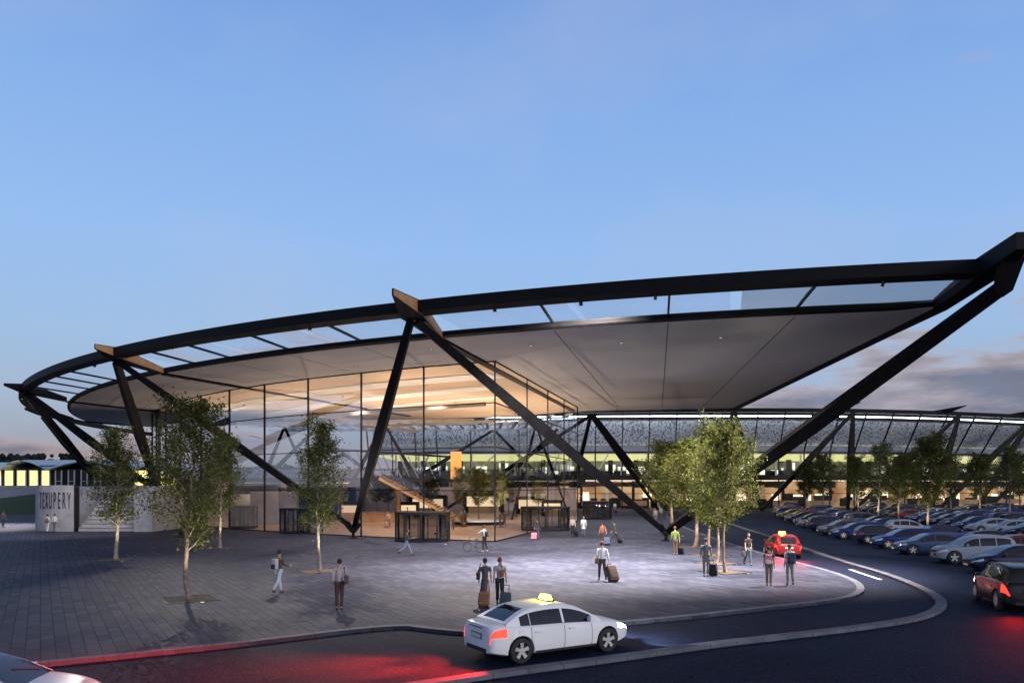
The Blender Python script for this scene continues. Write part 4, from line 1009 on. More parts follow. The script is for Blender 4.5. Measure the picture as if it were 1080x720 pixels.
    if hi:
        for sg in (1, -1):
            b = MB(); L0_, L1_ = -wb+Ra+.03, wb-Ra-.03; n7 = 10
            for q in range(n7):
                xa, xb = L0_+(L1_-L0_)*q/n7, L0_+(L1_-L0_)*(q+1)/n7; A_, B_ = section(xa), section(xb)
                ya, yb = max(A_[2][0], A_[3][0])+.006, max(B_[2][0], B_[3][0])+.006
                b.quad((xa, sg*ya, .235), (xb, sg*yb, .235), (xb, sg*yb, .30), (xa, sg*ya, .30))
            b.build('sill_trim', M['cardark'], root, fixn=False)
            b = MB(); xs_ = [K_['side'][0][0]+(K_['side'][-1][1]-K_['side'][0][0])*q/14 for q in range(15)]
            for xa, xb in zip(xs_[:-1], xs_[1:]):
                ca_, cb_ = csec(xa), csec(xb); b.beam((xa, sg*(ca_[1][0]+.003), ca_[1][1]-.004), (xb, sg*(cb_[1][0]+.003), cb_[1][1]-.004), .010, .014)
            b.build('window_trim', M['chrome'], root)
        b = MB(); b.lathe([(0,0),(.07,0),(.07,.004),(0,.004)], 18, (-wb-.02, -interp(wid, -wb)*.985, .84), axis='y'); b.build('fuel_flap', M['joint'] if False else pm, root)
        b = MB(); b.beam((K_['ws'][1]-.10, .55, interp(roof, K_['ws'][1]-.10)+.02), (K_['ws'][1]-.34, -.05, interp(roof, K_['ws'][1]-.34)+.02), .014, .014); b.build('wiper', M['cardark'], root)
        b = MB(); b.box((x0-.012, 0, zg+.28), (.01, .56, .15)); b.build('plate_recess', M['cardark'], root)
        b = MB(); b.box((x0-.02, 0, .93), (.03, .7, .025)); b.build('boot_trim', M['chrome'], root)
    if taxi:
        zr = interp(roof, -.1)
        b = MB(); b.hexa([(-.20,-.22,zr+.03),(.0,-.22,zr+.03),(.0,.22,zr+.03),(-.20,.22,zr+.03),(-.16,-.18,zr+.16),(-.04,-.18,zr+.16),(-.04,.18,zr+.16),(-.16,.18,zr+.16)]); b.build('roof_sign', M['sign_on'], root, bevel=.01)
        b = MB(); b.box((-.1,0,zr+.012), (.26,.5,.045)); b.build('sign_base', M['cardark'], root)
        lamp('sign_glow', 'POINT', (-.1,0,zr+.30), 28, (1,.78,.15), root, rad=.05)
    if lights:
        ht, hh = lights
        for sy in (.62, -.62):
            if ht: lamp('tail_beam', 'SPOT', (x0-.10, sy, .82), ht, (1,.02,.015), root, (x0-9, sy*3, .1), 125, 1, .05)
            if ht and kind == 'sedan': lamp('far_tail_beam', 'SPOT', (x0-.10, sy, .80), ht*9, (1,.02,.012), root, (x0-9, 3.2+sy*1.2, .1), 48, 1, .05)
            if hh: lamp('head_beam', 'SPOT', (x1+.12, sy, .66), hh, (.92,.95,1), root, (x1+9, sy*1.4, -.2), 95, .6, .05)
    return root
def put(root, x, y, ang, z=RZ):
    root.location = (x, y, z); root.rotation_euler = (0, 0, ang)
# taxi
tx = make_car('sedan', paint((.82,.83,.86)), 'taxi_car', hi=True, lights=(2000, 500), taxi=True)
a, b_ = G(548,699,RZ), G(640,686.5,RZ); hd = math.atan2(b_.y-a.y, b_.x-a.x); mid = (a+b_)/2; lt = Vector((-math.sin(hd), math.cos(hd), 0))
c_ = mid+lt*.80; put(tx, c_.x, c_.y, hd); tag(tx, 'white taxi saloon with glowing roof sign driving along the kerb', 'taxi')
# far taxi: dark car, the red lamp glow is put into its paint
ft = make_car('hatchback', paint((.20,.008,.010)), 'taxi_car', lights=(220, 100), taxi=True)
put(ft, *(P(829,50.5).x+.1, 51.6), R(84)); tag(ft, 'taxi seen from behind, red lamp glow in its paint, lit tail lights and yellow sign', 'taxi')
# dark suv leaving at the right edge
ds_ = make_car('suv', paint((.012,.010,.012)), 'dark_suv', hi=True, lights=(160, 60))
put(ds_, 19.35, 30.4, R(74)); tag(ds_, 'black off-road car with red tail lights cut by the right edge of the photo', 'car')
# silver car cut by the bottom edge
sv = make_car('sedan', paint((.50,.51,.54), .3), 'silver_car', hi=True)
put(sv, -10.25, 14.75, R(8)); tag(sv, 'silver saloon with black glass cut off at the bottom left corner', 'car')
# parked cars
COL = {'navy': (.004,.008,.040), 'blue': (.007,.020,.13), 'black': (.010,.010,.014), 'silver': (.06,.075,.115), 'white': (.26,.29,.36), 'grey': (.05,.055,.075), 'dark red': (.16,.015,.02), 'steel blue': (.03,.055,.13), 'olive': (.10,.10,.03)}
proto = {}
for kd in KINDS: proto[kd] = make_car(kd, paint(COL['navy']), 'parked_car')
km = kid_map()
NAV = paint(COL['navy'])
def parked(kd, col, x, y, ang, label, far=False, first={}):
    src = proto[kd]
    if kd not in first and not far: first[kd] = 1; c = src
    else: c = copy_tree(src, km, None, ('door_seam','number_plate','grille','mirror','rear_bumper','brake_disc') if far else ())
    pm_ = paint(COL[col])
    for ch in [o for o in C.objects if o.parent == c] if False else kids_of(c):
        for sl_ in ch.material_slots:
            if ch.name.split('.')[0] in ('body', 'mirror'): sl_.link = 'OBJECT'; sl_.material = pm_
    put(c, x, y, ang); tag(c, label, 'car', 'cars parked in the car park'); return c
def kids_of(c):
    return [o for o in c.children]
TREE_PARK = [P(904,128),P(926,106.5),P(949,100.7),P(979,77.6),P(867,139),P(1003,128),P(1034,122),P(1064,112),P(850,142.5),P(950,138),P(1075,138)]
rc = random.Random(12)
def xfront(y): return 24.6+.10*(y-42)+.00125*max(0, y-42)**2
ORD = ['nearest','second','third','fourth','fifth','sixth','seventh','eighth','ninth','tenth','eleventh','twelfth','thirteenth','fourteenth','fifteenth','sixteenth','seventeenth','eighteenth','nineteenth','twentieth']
ORD += ['twenty-'+o for o in ['first']+ORD[1:9]]+['thirtieth']+['thirty-'+o for o in ['first']+ORD[1:9]]
KN = {'sedan': 'saloon', 'estate': 'estate car', 'hatchback': 'hatchback', 'suv': 'off-road car'}
first_cols = ['navy','white','steel blue','blue','navy','blue','grey','navy','silver','black','navy','dark red','olive','blue','steel blue','dark red','blue','black','silver','navy','grey','blue','silver','navy','navy','blue']
first_kd = ['estate','suv','sedan','estate','hatchback','estate','sedan','estate','sedan','hatchback','sedan','hatchback','sedan','hatchback','sedan','estate','hatchback']
for ri, (off_, face, rowname) in enumerate([(0,-1,'of the parked row along the road'),(5.7,1,'of the second row of parked cars'),(15.5,-1,'of the third parked row'),(21.2,1,'of the fourth parked row'),(32,-1,'of the fifth parked row'),(37.7,1,'of the farthest parked row')]):
    k_ = 0; y = 36.5
    while y < 139:
        y += (5.6 if ri == 0 else (4.6 if ri == 1 else 3.5))+rc.uniform(-.6,.9)
        x = xfront(y)+off_+2.4
        if x > .70*y+3: continue
        if any((Vector((x, y, 0))-t).length < 2.6 for t in TREE_PARK): continue
        if ri and rc.random() < .12: continue
        if ri == 0 and k_ < len(first_cols): col = first_cols[k_]; kd = first_kd[k_ % len(first_kd)]
        else: col = rc.choice(['navy','navy','blue','black','silver','grey','navy','white','dark red','navy','black','steel blue','black','blue']); kd = rc.choice(list(KINDS))
        if k_ >= len(ORD): break
        ang = (math.pi if face < 0 else 0)-R(8)+R(rc.uniform(-4,4))
        if rc.random() < .15: ang += math.pi
        parked(kd, col, x+rc.uniform(-.25,.25), y, ang, '%s %s, %s from the near end %s' % (col, KN[kd], ORD[k_] if k_ else 'first', rowname), far=(ri >= 2 or y > 100)); k_ += 1
# ------------------------------------------------------------------ trees
def tree_mesh(seed, h=8.2, cr=1.65, base=2.0, nleaf=7500, leaf=.115, dens=1.0):
    r = random.Random(seed); tk = MB(); twigs = []
    n_ = 12; tp = []
    for i in range(n_+1):
        t = i/n_; tp.append(Vector((.16*math.sin(t*3.1+seed)+.05*r.gauss(0,1)*t, .14*math.cos(t*2.7+seed*2)-.14*math.cos(seed*2)+.05*r.gauss(0,1)*t, h*.93*t)))
    tp[0] = Vector((0,0,-.02)); rad = [.088*(1-t)**.8+.012 for t in [i/n_ for i in range(n_+1)]]; rad[0] = .13
    tk.tube(tp, rad, 9)
    def at(z):
        t = z/(h*.93)*n_; i = min(int(t), n_-1); return tp[i].lerp(tp[i+1], t-i)
    nb = 34
    for k in range(nb):
        t = (k+.5)/nb; z = base-.3+(h*.90-base)*t**.92; a = k*2.4+r.uniform(-.4,.4)
        prof = math.sin(min(1, (t+.10)*1.18)*math.pi*.93)**.55 if t < .85 else .5*(1-t)/.15+.25
        L_ = cr*prof*r.uniform(.72,1.15); up = r.uniform(.55,.95)
        p0 = at(z); pts_ = [p0]; d = Vector((math.cos(a), math.sin(a), up)).normalized(); 
        for q in range(1, 6):
            d = (d+Vector((r.gauss(0,.13), r.gauss(0,.13), .05))).normalized(); pts_.append(pts_[-1]+d*L_*1.15/5)
        r0 = .034*(1-t)+.010; tk.tube(pts_, [r0*(1-.16*q) for q in range(6)], 6)
        for q in range(1, 6): twigs.append((pts_[q], .30+.25*prof))
        for q in range(2, 6):
            for _ in range(2):
                d2 = (d+Vector((r.gauss(0,.8), r.gauss(0,.8), r.gauss(0,.5)))).normalized(); L2 = L_*r.uniform(.25,.45); e = pts_[q]+d2*L2
                tk.tube([pts_[q], pts_[q].lerp(e, .5)+Vector((0,0,.03)), e], [.011,.008,.004], 4, cap=False); twigs.append((e, .26)); twigs.append((pts_[q].lerp(e, .5), .2))
    for q in range(8): twigs.append((at(h*.93*(.8+.2*q/8)), .2))
    rs = np.random.RandomState(seed); nl = int(nleaf*dens)
    w = np.array([s**1.2*rs.uniform(.25,1.5) for p, s in twigs]); w /= w.sum(); idx = rs.choice(len(twigs), nl, p=w)
    c = np.array([tuple(twigs[i][0]) for i in idx]); s = np.array([twigs[i][1] for i in idx])
    c = c+rs.normal(0, 1, (nl,3))*s[:,None]*np.array([.55,.55,.5])
    c[:,2] = np.maximum(c[:,2], base-.5+rs.uniform(0,.5,nl))
    u = rs.normal(0,1,(nl,3)); u /= np.linalg.norm(u,axis=1)[:,None]; v = np.cross(u, rs.normal(0,1,(nl,3))); v /= np.linalg.norm(v,axis=1)[:,None]
    sz = leaf*rs.uniform(.55,1.25,nl)[:,None]; 
    q = np.stack([c-u*sz*.5, c+v*sz*.28, c+u*sz*.5, c-v*sz*.28], 1).reshape(-1,3)
    me = bpy.data.meshes.new('crown'); me.vertices.add(nl*4); me.vertices.foreach_set('co', q.ravel()); me.loops.add(nl*4); me.loops.foreach_set('vertex_index', np.arange(nl*4)); me.polygons.add(nl)
    me.polygons.foreach_set('loop_start', np.arange(0,nl*4,4)); me.polygons.foreach_set('loop_total', np.full(nl,4)); me.update(); me.validate(); me.materials.append(M['leaf'])
    return tk, me
TV = []
def make_tree_proto(seed, **kw):
    tk, me = tree_mesh(seed, **kw); root = empty('plaza_tree'); tr = tk.build('trunk', M['bark' if seed % 2 else 'bark2'], root, smooth=50, fixn=False)
    cr = bpy.data.objects.new('crown', me); C.objects.link(cr); cr.parent = root; return root
TA = make_tree_proto(11, h=8.7, nleaf=12000, cr=1.85, base=2.1, leaf=.125); TBt = make_tree_proto(22, h=8.5, nleaf=10500, cr=1.6, base=2.2, leaf=.125); TCt = make_tree_proto(33, h=8.4, nleaf=17000, cr=2.0, base=2.3, leaf=.14)
kmt = kid_map(); used_t = set()
def tree(src, px, z, s, rz, label, group, name=None, up=None, loc=None):
    if src.name in used_t: t = copy_tree(src, kmt)
    else: used_t.add(src.name); t = src
    p = loc or P(px, z); t.location = (p.x, p.y, p.z); t.scale = (s[0], s[0], s[1]); t.rotation_euler = (0,0,rz); tag(t, label, 'tree', group)
    if name: t.name = name
    return t
def pit(px, z, label):
    p = P(px, z); b = MB(); b.prism([(-.92,-.92),(.92,-.92),(.92,.92),(-.92,.92)], .001, .009); o = b.build('tree_pit', M['soil']); o.location = p; o.rotation_euler = (0,0,R(31)); tag(o, label, 'tree pit', 'tree pits in the paving')
    b = MB(); b.strip([(-.97,-.97),(.97,-.97),(.97,.97),(-.97,.97)], .06, .0, .022, closed=True); e = b.build('steel_edging', M['steel2'], o)
def treelight(px, z, e, label, dx=.9, dy=-1.0):
    p = P(px, z)+Vector((dx, dy, .012)); t = empty('tree_uplight', p, 0, label, 'lamp', 'uplights at the feet of the trees')
    b = MB(); b.lathe([(0,0),(.12,0),(.12,.02),(.09,.02)], 14); b.build('bezel', M['steel2'], t); b = MB(); b.lathe([(0,.014),(.085,.014)], 12); b.build('lens', M['lamp'], t)
    lamp('uplight_beam', 'SPOT', (0,0,.05), e*2.2, (1,.92,.66), t, (-dx*.9, -dy*.9, 4.2), 75, .8, .05)
PT = 'young trees on the plaza'
for (src, px, z, s, rz, lb, e_) in [
    (TA, 200, 31.2, (1.0,1.0), .3, 'largest plaza tree with forked pale trunk, nearest the left kerb', 330),
    (TBt, 232, 57, (1.05,1.03), 1.9, 'tree with a thin crown standing close behind the largest plaza tree', 260),
    (TBt, 122, 47.8, (1.15,1.02), 4.0, 'tree in front of the stone steps beside the lettered wall', 300),
    (TBt, 337, 41.4, (.98,1.0), .8, 'slim tree in front of the big black V column foot', 300),
    (TCt, 765, 41, (.82,1.0), 2.2, 'nearest tree of the leafy cluster beside the taxi road', 330),
    (TCt, 756, 45.6, (.85,1.02), .5, 'second tree of the leafy cluster, right behind its nearest tree', 300),
    (TCt, 749, 51, (.9,.98), 3.6, 'middle tree of the leafy cluster beside the taxi road', 260),
    (TCt, 733, 57.5, (1.4,1.02), 5.2, 'left leaning tree of the leafy cluster beside the V column foot', 300),
    (TCt, 708, 75, (1.6,1.1), 1.2, 'farthest tree of the leafy cluster under the canopy edge', 300)]:
    tree(src, px, z, s, rz, lb, PT); pit(px, z, 'square soil pit around the '+lb.split(' in ')[0] if False else 'soil pit of the '+lb); treelight(px, z, e_, 'ground uplight lighting the '+lb)
for i, t in enumerate(TREE_PARK):
    wh = ['second of the inner row from the left','behind the third parked saloons','with pale trunk in the middle of the inner row','nearest tree of the car park','left end of the far row','of the right part nearest the far facade','thin, right of the middle','next to the right edge of the photo','leftmost and farthest','hidden behind the inner row','farthest right'][i]
    s = 1.22+.12*math.sin(i*2.1); tree([TCt,TBt][i%2 if i != 3 else 0], 0, 0, (s*1.1, s), i*1.3, 'car park tree, '+wh, 'trees between the rows of parked cars', loc=Vector((t.x, t.y, RZ)), name='car_park_tree')
for i in (3, 2, 1, 0, 6):  # added lamps to brighten the car park trees
    t = TREE_PARK[i]; p9 = Vector((t.x-.9, t.y-1.3, RZ+.012)); e9 = empty('tree_uplight', p9, 0, 'added ground uplight at the car park tree '+['left end of','behind the third saloons in','in the middle of','nearest in','','','right part of'][i]+' the inner row', 'lamp', 'uplights at the feet of the trees')
    b = MB(); b.lathe([(0,0),(.12,0),(.12,.02),(.09,.02)], 14); b.build('bezel', M['steel2'], e9)
    lamp('uplight_beam', 'SPOT', (0,0,.05), 700, (1,.92,.66), e9, (.9, 1.2, 4.2), 80, .8, .05)
for i, (px, z, zz) in enumerate([(486,92,.45),(505,93.5,.45),(524,92,.45),(452,118,.008),(568,124,.008),(410,128,.008),(432,133,.008),(536,131,.008),(398,136,.008)]):
    tree([TBt,TCt][i%2], 0, 0, (.85,.78), i*1.7, ['left indoor tree of the round planter','middle indoor tree of the round planter','right indoor tree of the round planter','indoor tree behind the timber stair','indoor tree at the foot of the inner V columns','leafy tree in front of the slanted white blades','leafy tree right of the slanted white blades','leafy tree behind the round planter','leafy tree left of the slanted white blades'][i], 'trees inside the hall', loc=P(px, z, zz), name='indoor_tree')

# ------------------------------------------------------------------ people
def skin_mesh(pts, edges, rad, root=0, sub=1):
    bm = bmesh.new(); ly = bm.verts.layers.skin.verify(); vs_ = []
    for i, (p, r_) in enumerate(zip(pts, rad)):
        v = bm.verts.new(p); v[ly].radius = (r_, r_); v[ly].use_root = (i == root); vs_.append(v)
    for a, b in edges: bm.edges.new((vs_[a], vs_[b]))
    me = bpy.data.meshes.new('tmp'); bm.to_mesh(me); bm.free(); o = bpy.data.objects.new('tmp', me); C.objects.link(o)
    md = o.modifiers.new('s', 'SKIN'); md.use_smooth_shade = True; md.branch_smoothing = .5; m2_ = o.modifiers.new('u', 'SUBSURF'); m2_.levels = sub; m2_.render_levels = sub
    dg = bpy.context.evaluated_depsgraph_get(); dg.update(); ev = o.evaluated_get(dg).to_mesh()
    v = [tuple(x.co) for x in ev.vertices]; f = [tuple(p.vertices) for p in ev.polygons]
    bpy.data.objects.remove(o); bpy.data.meshes.remove(me); return v, f
def add(mb, vf, mi=0):
    i = len(mb.v); mb.v += [Vector(x) for x in vf[0]]; mb.f += [tuple(i+k for k in f) for f in vf[1]]; mb.m += [mi]*len(vf[1])
HAIRC = {'dark': (.03,.02,.015), 'brown': (.09,.05,.03), 'grey': (.25,.24,.23), 'red': (.16,.06,.03)}
def person(px, py, face, label, top=(.3,.3,.3), bot=(.05,.05,.07), hair='dark', h=1.75, walk=0, arms=None, sleeves=True, skirt=False, coat=False, loc=None, lean=0, shoes=(.03,.025,.02), longhair=False, group=None):
    """walk: stride half angle in degrees; arms: ((swing, flex, abduct) left, right); face: 0 = back to the camera, 90 = to the left"""
    p = loc or G(px, py); root = empty('person', (p.x, p.y, p.z+.008), R(face), label, 'person', group)
    s = h/1.75; wl = R(walk); arms = arms or ((-walk*.8, 12, 8), (walk*.8, 12, 8))
    P0 = Vector((0,0,.93)); J = {}
    for nm, sx, a, kf in (('L',-1,wl,R(6)), ('R',1,-wl,R(8)+abs(wl)*.9)):
        hp = Vector((sx*.09,0,.90)); kn = hp+Vector((0, math.sin(a), -math.cos(a)))*.43; b = a-kf; an = kn+Vector((0, math.sin(b), -math.cos(b)))*.42; J[nm] = [hp, kn, an, b]
    dz = .085-min(J['L'][2].z, J['R'][2].z)
    for nm in 'LR':
        for k in range(3): J[nm][k] = J[nm][k]+Vector((0,0,dz))
    P0.z += dz; ln = math.tan(R(lean)+wl*.12)
    def up(z, y=0): return Vector((0, (z-.93)*ln+y, z+dz))
    wa, ch, uc, nk, hb = up(1.08,.005), up(1.24,.0), up(1.38,-.01), up(1.49,-.005), up(1.58,.015)
    A = {}
    for (nm, sx), (sw, fx, ab) in zip((('L',-1),('R',1)), arms):
        sh = up(1.405)+Vector((sx*.175,0,0)); sa, fa, aa = R(sw), R(fx), R(ab)
        el = sh+Vector((sx*math.sin(aa), math.sin(sa)*math.cos(aa), -math.cos(sa)*math.cos(aa)))*.285
        wd = Vector((sx*math.sin(aa)*.4, math.sin(sa+fa), -math.cos(sa+fa))).normalized(); wr_ = el+wd*.25; A[nm] = [sh, el, wr_, wd, wr_+wd*.09]
    feet = {nm: (J[nm][2], J[nm][3]) for nm in 'LR'}
    def foot(an, b):
        return [an+Vector((0,-.04,-.03)), an+Vector((0,.06,-.045)), an+Vector((0,.155,-.055))]
    # whole body
    pts = [P0, wa, ch, uc, nk, hb]; rad = [.110,.098,.118,.100,.052,.055]; ed = [(0,1),(1,2),(2,3),(3,4),(4,5)]
    for nm in 'LR':
        i = len(pts); pts += [J[nm][0], J[nm][1], J[nm][2]]+foot(*feet[nm])[1:]; rad += [.085,.055,.038,.036,.03]; ed += [(0,i),(i,i+1),(i+1,i+2),(i+2,i+3),(i+3,i+4)]
        i = len(pts); a = A[nm]; pts += [a[0], a[1], a[2], a[4]]; rad += [.046,.040,.027,.030]; ed += [(3,i),(i,i+1),(i+1,i+2),(i+2,i+3)]
    def flat(vf, k=.72):
        out = []
        for x, y, z in vf[0]:
            if .86+dz < z < 1.47+dz and abs(x) < .20:
                yc = (z-dz-.93)*ln; y = yc+(y-yc)*k
            out.append((x, y, z))
        return out, vf[1]
    mb = MB(); add(mb, flat(skin_mesh(pts, ed, rad)))
    for nm, sx in (('L',-1),('R',1)):   # fingers and thumb
        a = A[nm]; wd = a[3]; sd = Vector((0,1,0))-wd*wd.y; sd.normalize(); inn = Vector((-sx,0,0))
        for k, (o_, L_) in enumerate(((-.024,.052),(-.008,.066),(.008,.072),(.024,.064))):
            b0 = a[4]+sd*o_; b1 = b0+wd*L_*.55+inn*.010; b2 = b1+wd*L_*.35+inn*.022; mb.tube([b0, b1, b2], [.0095,.0085,.006], 5)
        b0 = a[4]-wd*.045+sd*.022; b1 = b0+(sd*.7+wd*.6).normalized()*.035; mb.tube([b0, b1, b1+wd*.028+inn*.01], [.011,.010,.007], 5)
    # head with face
    hc = up(1.655, .03); hv = bmesh.new(); bmesh.ops.create_icosphere(hv, subdivisions=3, radius=1)
    for v in hv.verts:
        x, y, z = v.co; nx, ny, nz = x*.076, y*.096, z*.118
        if z < 0: nx *= 1-.28*(-z)**1.5; ny = ny*(1-.12*(-z))+(.012*(-z) if y > 0 else .014*(-z))
        if y > .75 and abs(x) < .22 and -.38 < z < .12: ny += .020*(1-abs(x)/.22)*(1-abs(z+.2)/.32)
        if y > .7 and .25 > z > .02 and .2 < abs(x) < .6: ny -= .006
        if y > .8 and -.62 < z < -.45 and abs(x) < .3: ny += .004
        if abs(x) > .93 and -.25 < z < .15: nx *= 1.12
        v.co = (nx, ny, nz)
    i = len(mb.v); mb.v += [hc+v.co for v in hv.verts]; mb.f += [tuple(i+v.index for v in f.verts) for f in hv.faces]; mb.m += [0]*len(hv.faces)
    for sx in (-1,1): mb.lathe([(0,-.009),(.008,-.005),(.010,0),(.008,.005),(0,.009)], 8, hc+Vector((sx*.030,.086,.008)), mi=1); mb.tube([hc+Vector((sx*.072,-.01,-.025)), hc+Vector((sx*.082,-.012,.0)), hc+Vector((sx*.074,-.012,.025))], [.008,.014,.008], 6)
    mb.build('body', [M['skin'], M['eye']], root, smooth=60, fixn=False)
    hb2 = MB(); 
    hi_ = [];
    for v in hv.verts:
        x, y, z = v.co; q = Vector((x*1.13, y*1.10-.006, z*1.09+.008)); hi_.append(q)
    keep = [f for f in hv.faces if not (f.calc_center_median().y > .045 and f.calc_center_median().z < .055) and f.calc_center_median().z > (-.05 if not longhair else -.2)]
    j0 = len(hb2.v); hb2.v += [hc+q for q in hi_]; hb2.f += [tuple(j0+v.index for v in f.verts) for f in keep]; hb2.m += [0]*len(keep)
    if longhair: add(hb2, skin_mesh([hc+Vector((0,-.06,.0)), hc+Vector((0,-.085,-.12)), hc+Vector((0,-.08,-.24))], [(0,1),(1,2)], [.065,.06,.035]))
    hb2.build('hair', cloth(HAIRC[hair]), root, smooth=60, fixn=False); hv.free()
    # clothes
    g_ = .016; pts = [P0+Vector((0,0,-.03 if not coat else -.06)), wa, ch, uc, up(1.48,-.005)]; rad = [.132,.124,.145,.150,.070]; ed = [(0,1),(1,2),(2,3),(3,4)]
    for nm in 'LR':
        i = len(pts); a = A[nm]; pts += [a[0], a[0].lerp(a[1], .55)]; rad += [.088,.066]; ed += [(3,i),(i,i+1)]
        if sleeves: pts += [a[1], a[2]-a[3]*.02]; rad += [.053,.040]; ed += [(i+1,i+2),(i+2,i+3)]
    c = MB(); add(c, flat(skin_mesh(pts, ed, rad, root=2), .76))
    if coat or skirt:
        z1 = .50 if skirt else .68; zz = [P0.z+.05, P0.z-.1, (P0.z+z1)/2, z1]
        i0 = len(c.v); nn = 18; rx = [.135,.155,.17,.185 if coat else .20]
        for z_, r_ in zip(zz, rx):
            for q in range(nn): t = 2*math.pi*q/nn; c.v.append(Vector((math.cos(t)*r_, math.sin(t)*r_*(.78+.1*math.sin(3*t)), z_)))
        for a_ in range(3):
            for q in range(nn): q2 = (q+1)%nn; c.f.append((i0+a_*nn+q, i0+a_*nn+q2, i0+(a_+1)*nn+q2, i0+(a_+1)*nn+q)); c.m.append(0)
    c.build('dress' if skirt else ('coat' if coat else 'shirt'), cloth(top), root, smooth=60, fixn=False)
    if not skirt:
        pts = [P0+Vector((0,0,.03))]; rad = [.122]; ed = []
        for nm in 'LR':
            i = len(pts); hp, kn, an, _ = J[nm]; pts += [hp, hp.lerp(kn,.5), kn, an+Vector((0,0,.02))]; rad += [.100,.088,.070,.058]; ed += [(0,i),(i,i+1),(i+1,i+2),(i+2,i+3)]
        c = MB(); add(c, flat(skin_mesh(pts, ed, rad), .8)); c.build('trousers', cloth(bot), root, smooth=60, fixn=False)
    for nm in 'LR':
        c = MB(); add(c, skin_mesh(foot(*feet[nm]), [(0,1),(1,2)], [.045,.046,.036], root=1)); 
        for q in c.v: q.z = max(q.z, .001)
        c.build('shoe', cloth(shoes), root, smooth=60, fixn=False)
    root.scale = (s, s, s)
    Mx = Matrix.Translation(root.location) @ Matrix.Rotation(R(face), 4, 'Z') @ Matrix.Scale(s, 4)
    return root, {nm: Mx @ (A[nm][4]+A[nm][3]*.04) for nm in 'LR'}, Mx
def rbox(mb, dims, c=(0,0,0), bev=.03, mat=0, M_=None):
    bm = bmesh.new(); bmesh.ops.create_cube(bm, size=1)
    for v in bm.verts: v.co = Vector((v.co.x*dims[0], v.co.y*dims[1], v.co.z*dims[2]))
    bmesh.ops.bevel(bm, geom=bm.edges[:], offset=bev, segments=3, profile=.6, affect='EDGES')
    i = len(mb.v)
    for v in bm.verts: q = v.co+Vector(c); mb.v.append(M_ @ q if M_ else q)
    bm.verts.index_update()
    for f in bm.faces: mb.f.append(tuple(i+v.index for v in f.verts)); mb.m.append(mat)
    bm.free()
def suitcase(hand, base, label, col, dims=(.44,.24,.62), group='rolling suitcases and bags', name='rolling_suitcase', rnd_=.04):
    """a wheeled case standing on base with its handle running to the hand"""
    bh_ = Vector((base[0]-hand[0], base[1]-hand[1])); 
    if bh_.length > .62: bh_ = bh_.normalized()*.62
    base = Vector((hand[0]+bh_.x, hand[1]+bh_.y, .01)); r = empty(name, base, 0, label, 'suitcase', group)
    v = Vector(hand)-base; L_ = v.length; z = v.normalized(); hx = Vector((v.x, v.y, 0)); hx = hx.normalized() if hx.length > .05 else Vector((0,1,0))
    x = hx.cross(Vector((0,0,1))).normalized(); y = z.cross(x).normalized(); Mx = Matrix((x, y, z)).transposed().to_4x4()
    # lift so the lower edge clears the ground
    lift = .05
    b = MB(); rbox(b, dims, (0,0,dims[2]/2+lift), rnd_, 0, Mx); b.build('shell', cloth(col), r, smooth=40)
    b = MB(); rbox(b, (dims[0]*.8, .03, dims[2]*.6), (0,-dims[1]/2-.01,dims[2]*.45+lift), .01, 0, Mx); b.build('pocket', cloth(tuple(k*.7 for k in col)), r, smooth=40)
    b = MB(); 
    for sx in (-.1,.1): b.tube([Mx @ Vector((sx,dims[1]*.3,dims[2]+lift-.02)), Mx @ Vector((sx,dims[1]*.3*.3,max(L_-.02, dims[2]+.1)))], .011, 6)
    b.tube([Mx @ Vector((-.11,dims[1]*.1,max(L_-.02,dims[2]+.1))), Mx @ Vector((.11,dims[1]*.1,max(L_-.02,dims[2]+.1)))], .016, 6); b.build('handle', M['steel2'], r)
    for sx in (-.38,.38):
        b = MB(); c = Mx @ Vector((sx*dims[0],0,.05)); c.z = .045; t0 = x*.018; b.tube([c-t0, c+t0], .042, 12); b.build('wheel', M['rubber'], r)
    return r
def backpack(Mx, label, col, col2=None, dims=(.30,.17,.44), z=1.22):
    r = empty('backpack', Mx @ Vector((0,-.19,z-.2)), Mx.to_euler().z, label, 'backpack')
    b = MB(); rbox(b, dims, (0,0,.2), .06); b.build('pack', cloth(col), r, smooth=40)
    b = MB(); rbox(b, (dims[0]*.75,.07,dims[2]*.45), (0,-dims[1]/2-.01,.10), .03); b.build('pocket', cloth(col2 or tuple(k*.7 for k in col)), r, smooth=40)
    for sx in (-.1,.1):
        b = MB(); b.tube([(sx,.05,.40),(sx*1.1,.12,.44),(sx*1.25,.22,.42),(sx*1.3,.30,.30),(sx*1.35,.27,.12),(sx*1.3,.10,.02)], .018, 6); b.build('strap', cloth(tuple(k*.4 for k in (col2 or col))), r)
    return r
def shoulder_bag(Mx, side, label, col, z=.98, dims=(.13,.34,.28), back=-.05):
    r = empty('shoulder_bag', Mx @ Vector((side*.27,back,z-.14)), Mx.to_euler().z, label, 'bag')
    b = MB(); rbox(b, dims, (0,0,.14), .04); b.build('pouch', cloth(col), r, smooth=40)
    b = MB(); b.tube([(0,.12,.26),(-side*.06,.10,.45),(-side*.10,.04,.60),(-side*.10,-.04,.60),(-side*.06,-.12,.45),(0,-.14,.26)], .013, 6); b.build('strap', cloth(tuple(k*.6 for k in col)), r)
    return r
WH = (.68,.68,.70)
r, hnd, mx = person(294, 625.5, -35, 'man in dark olive jacket and very light jeans wearing a pale backpack', (.09,.075,.05), (.55,.62,.66), 'dark', 1.78, 15, ((20,50,6),(25,55,6)))
backpack(mx, 'pale grey and black backpack on the man in light jeans', (.50,.52,.54), (.04,.04,.05))
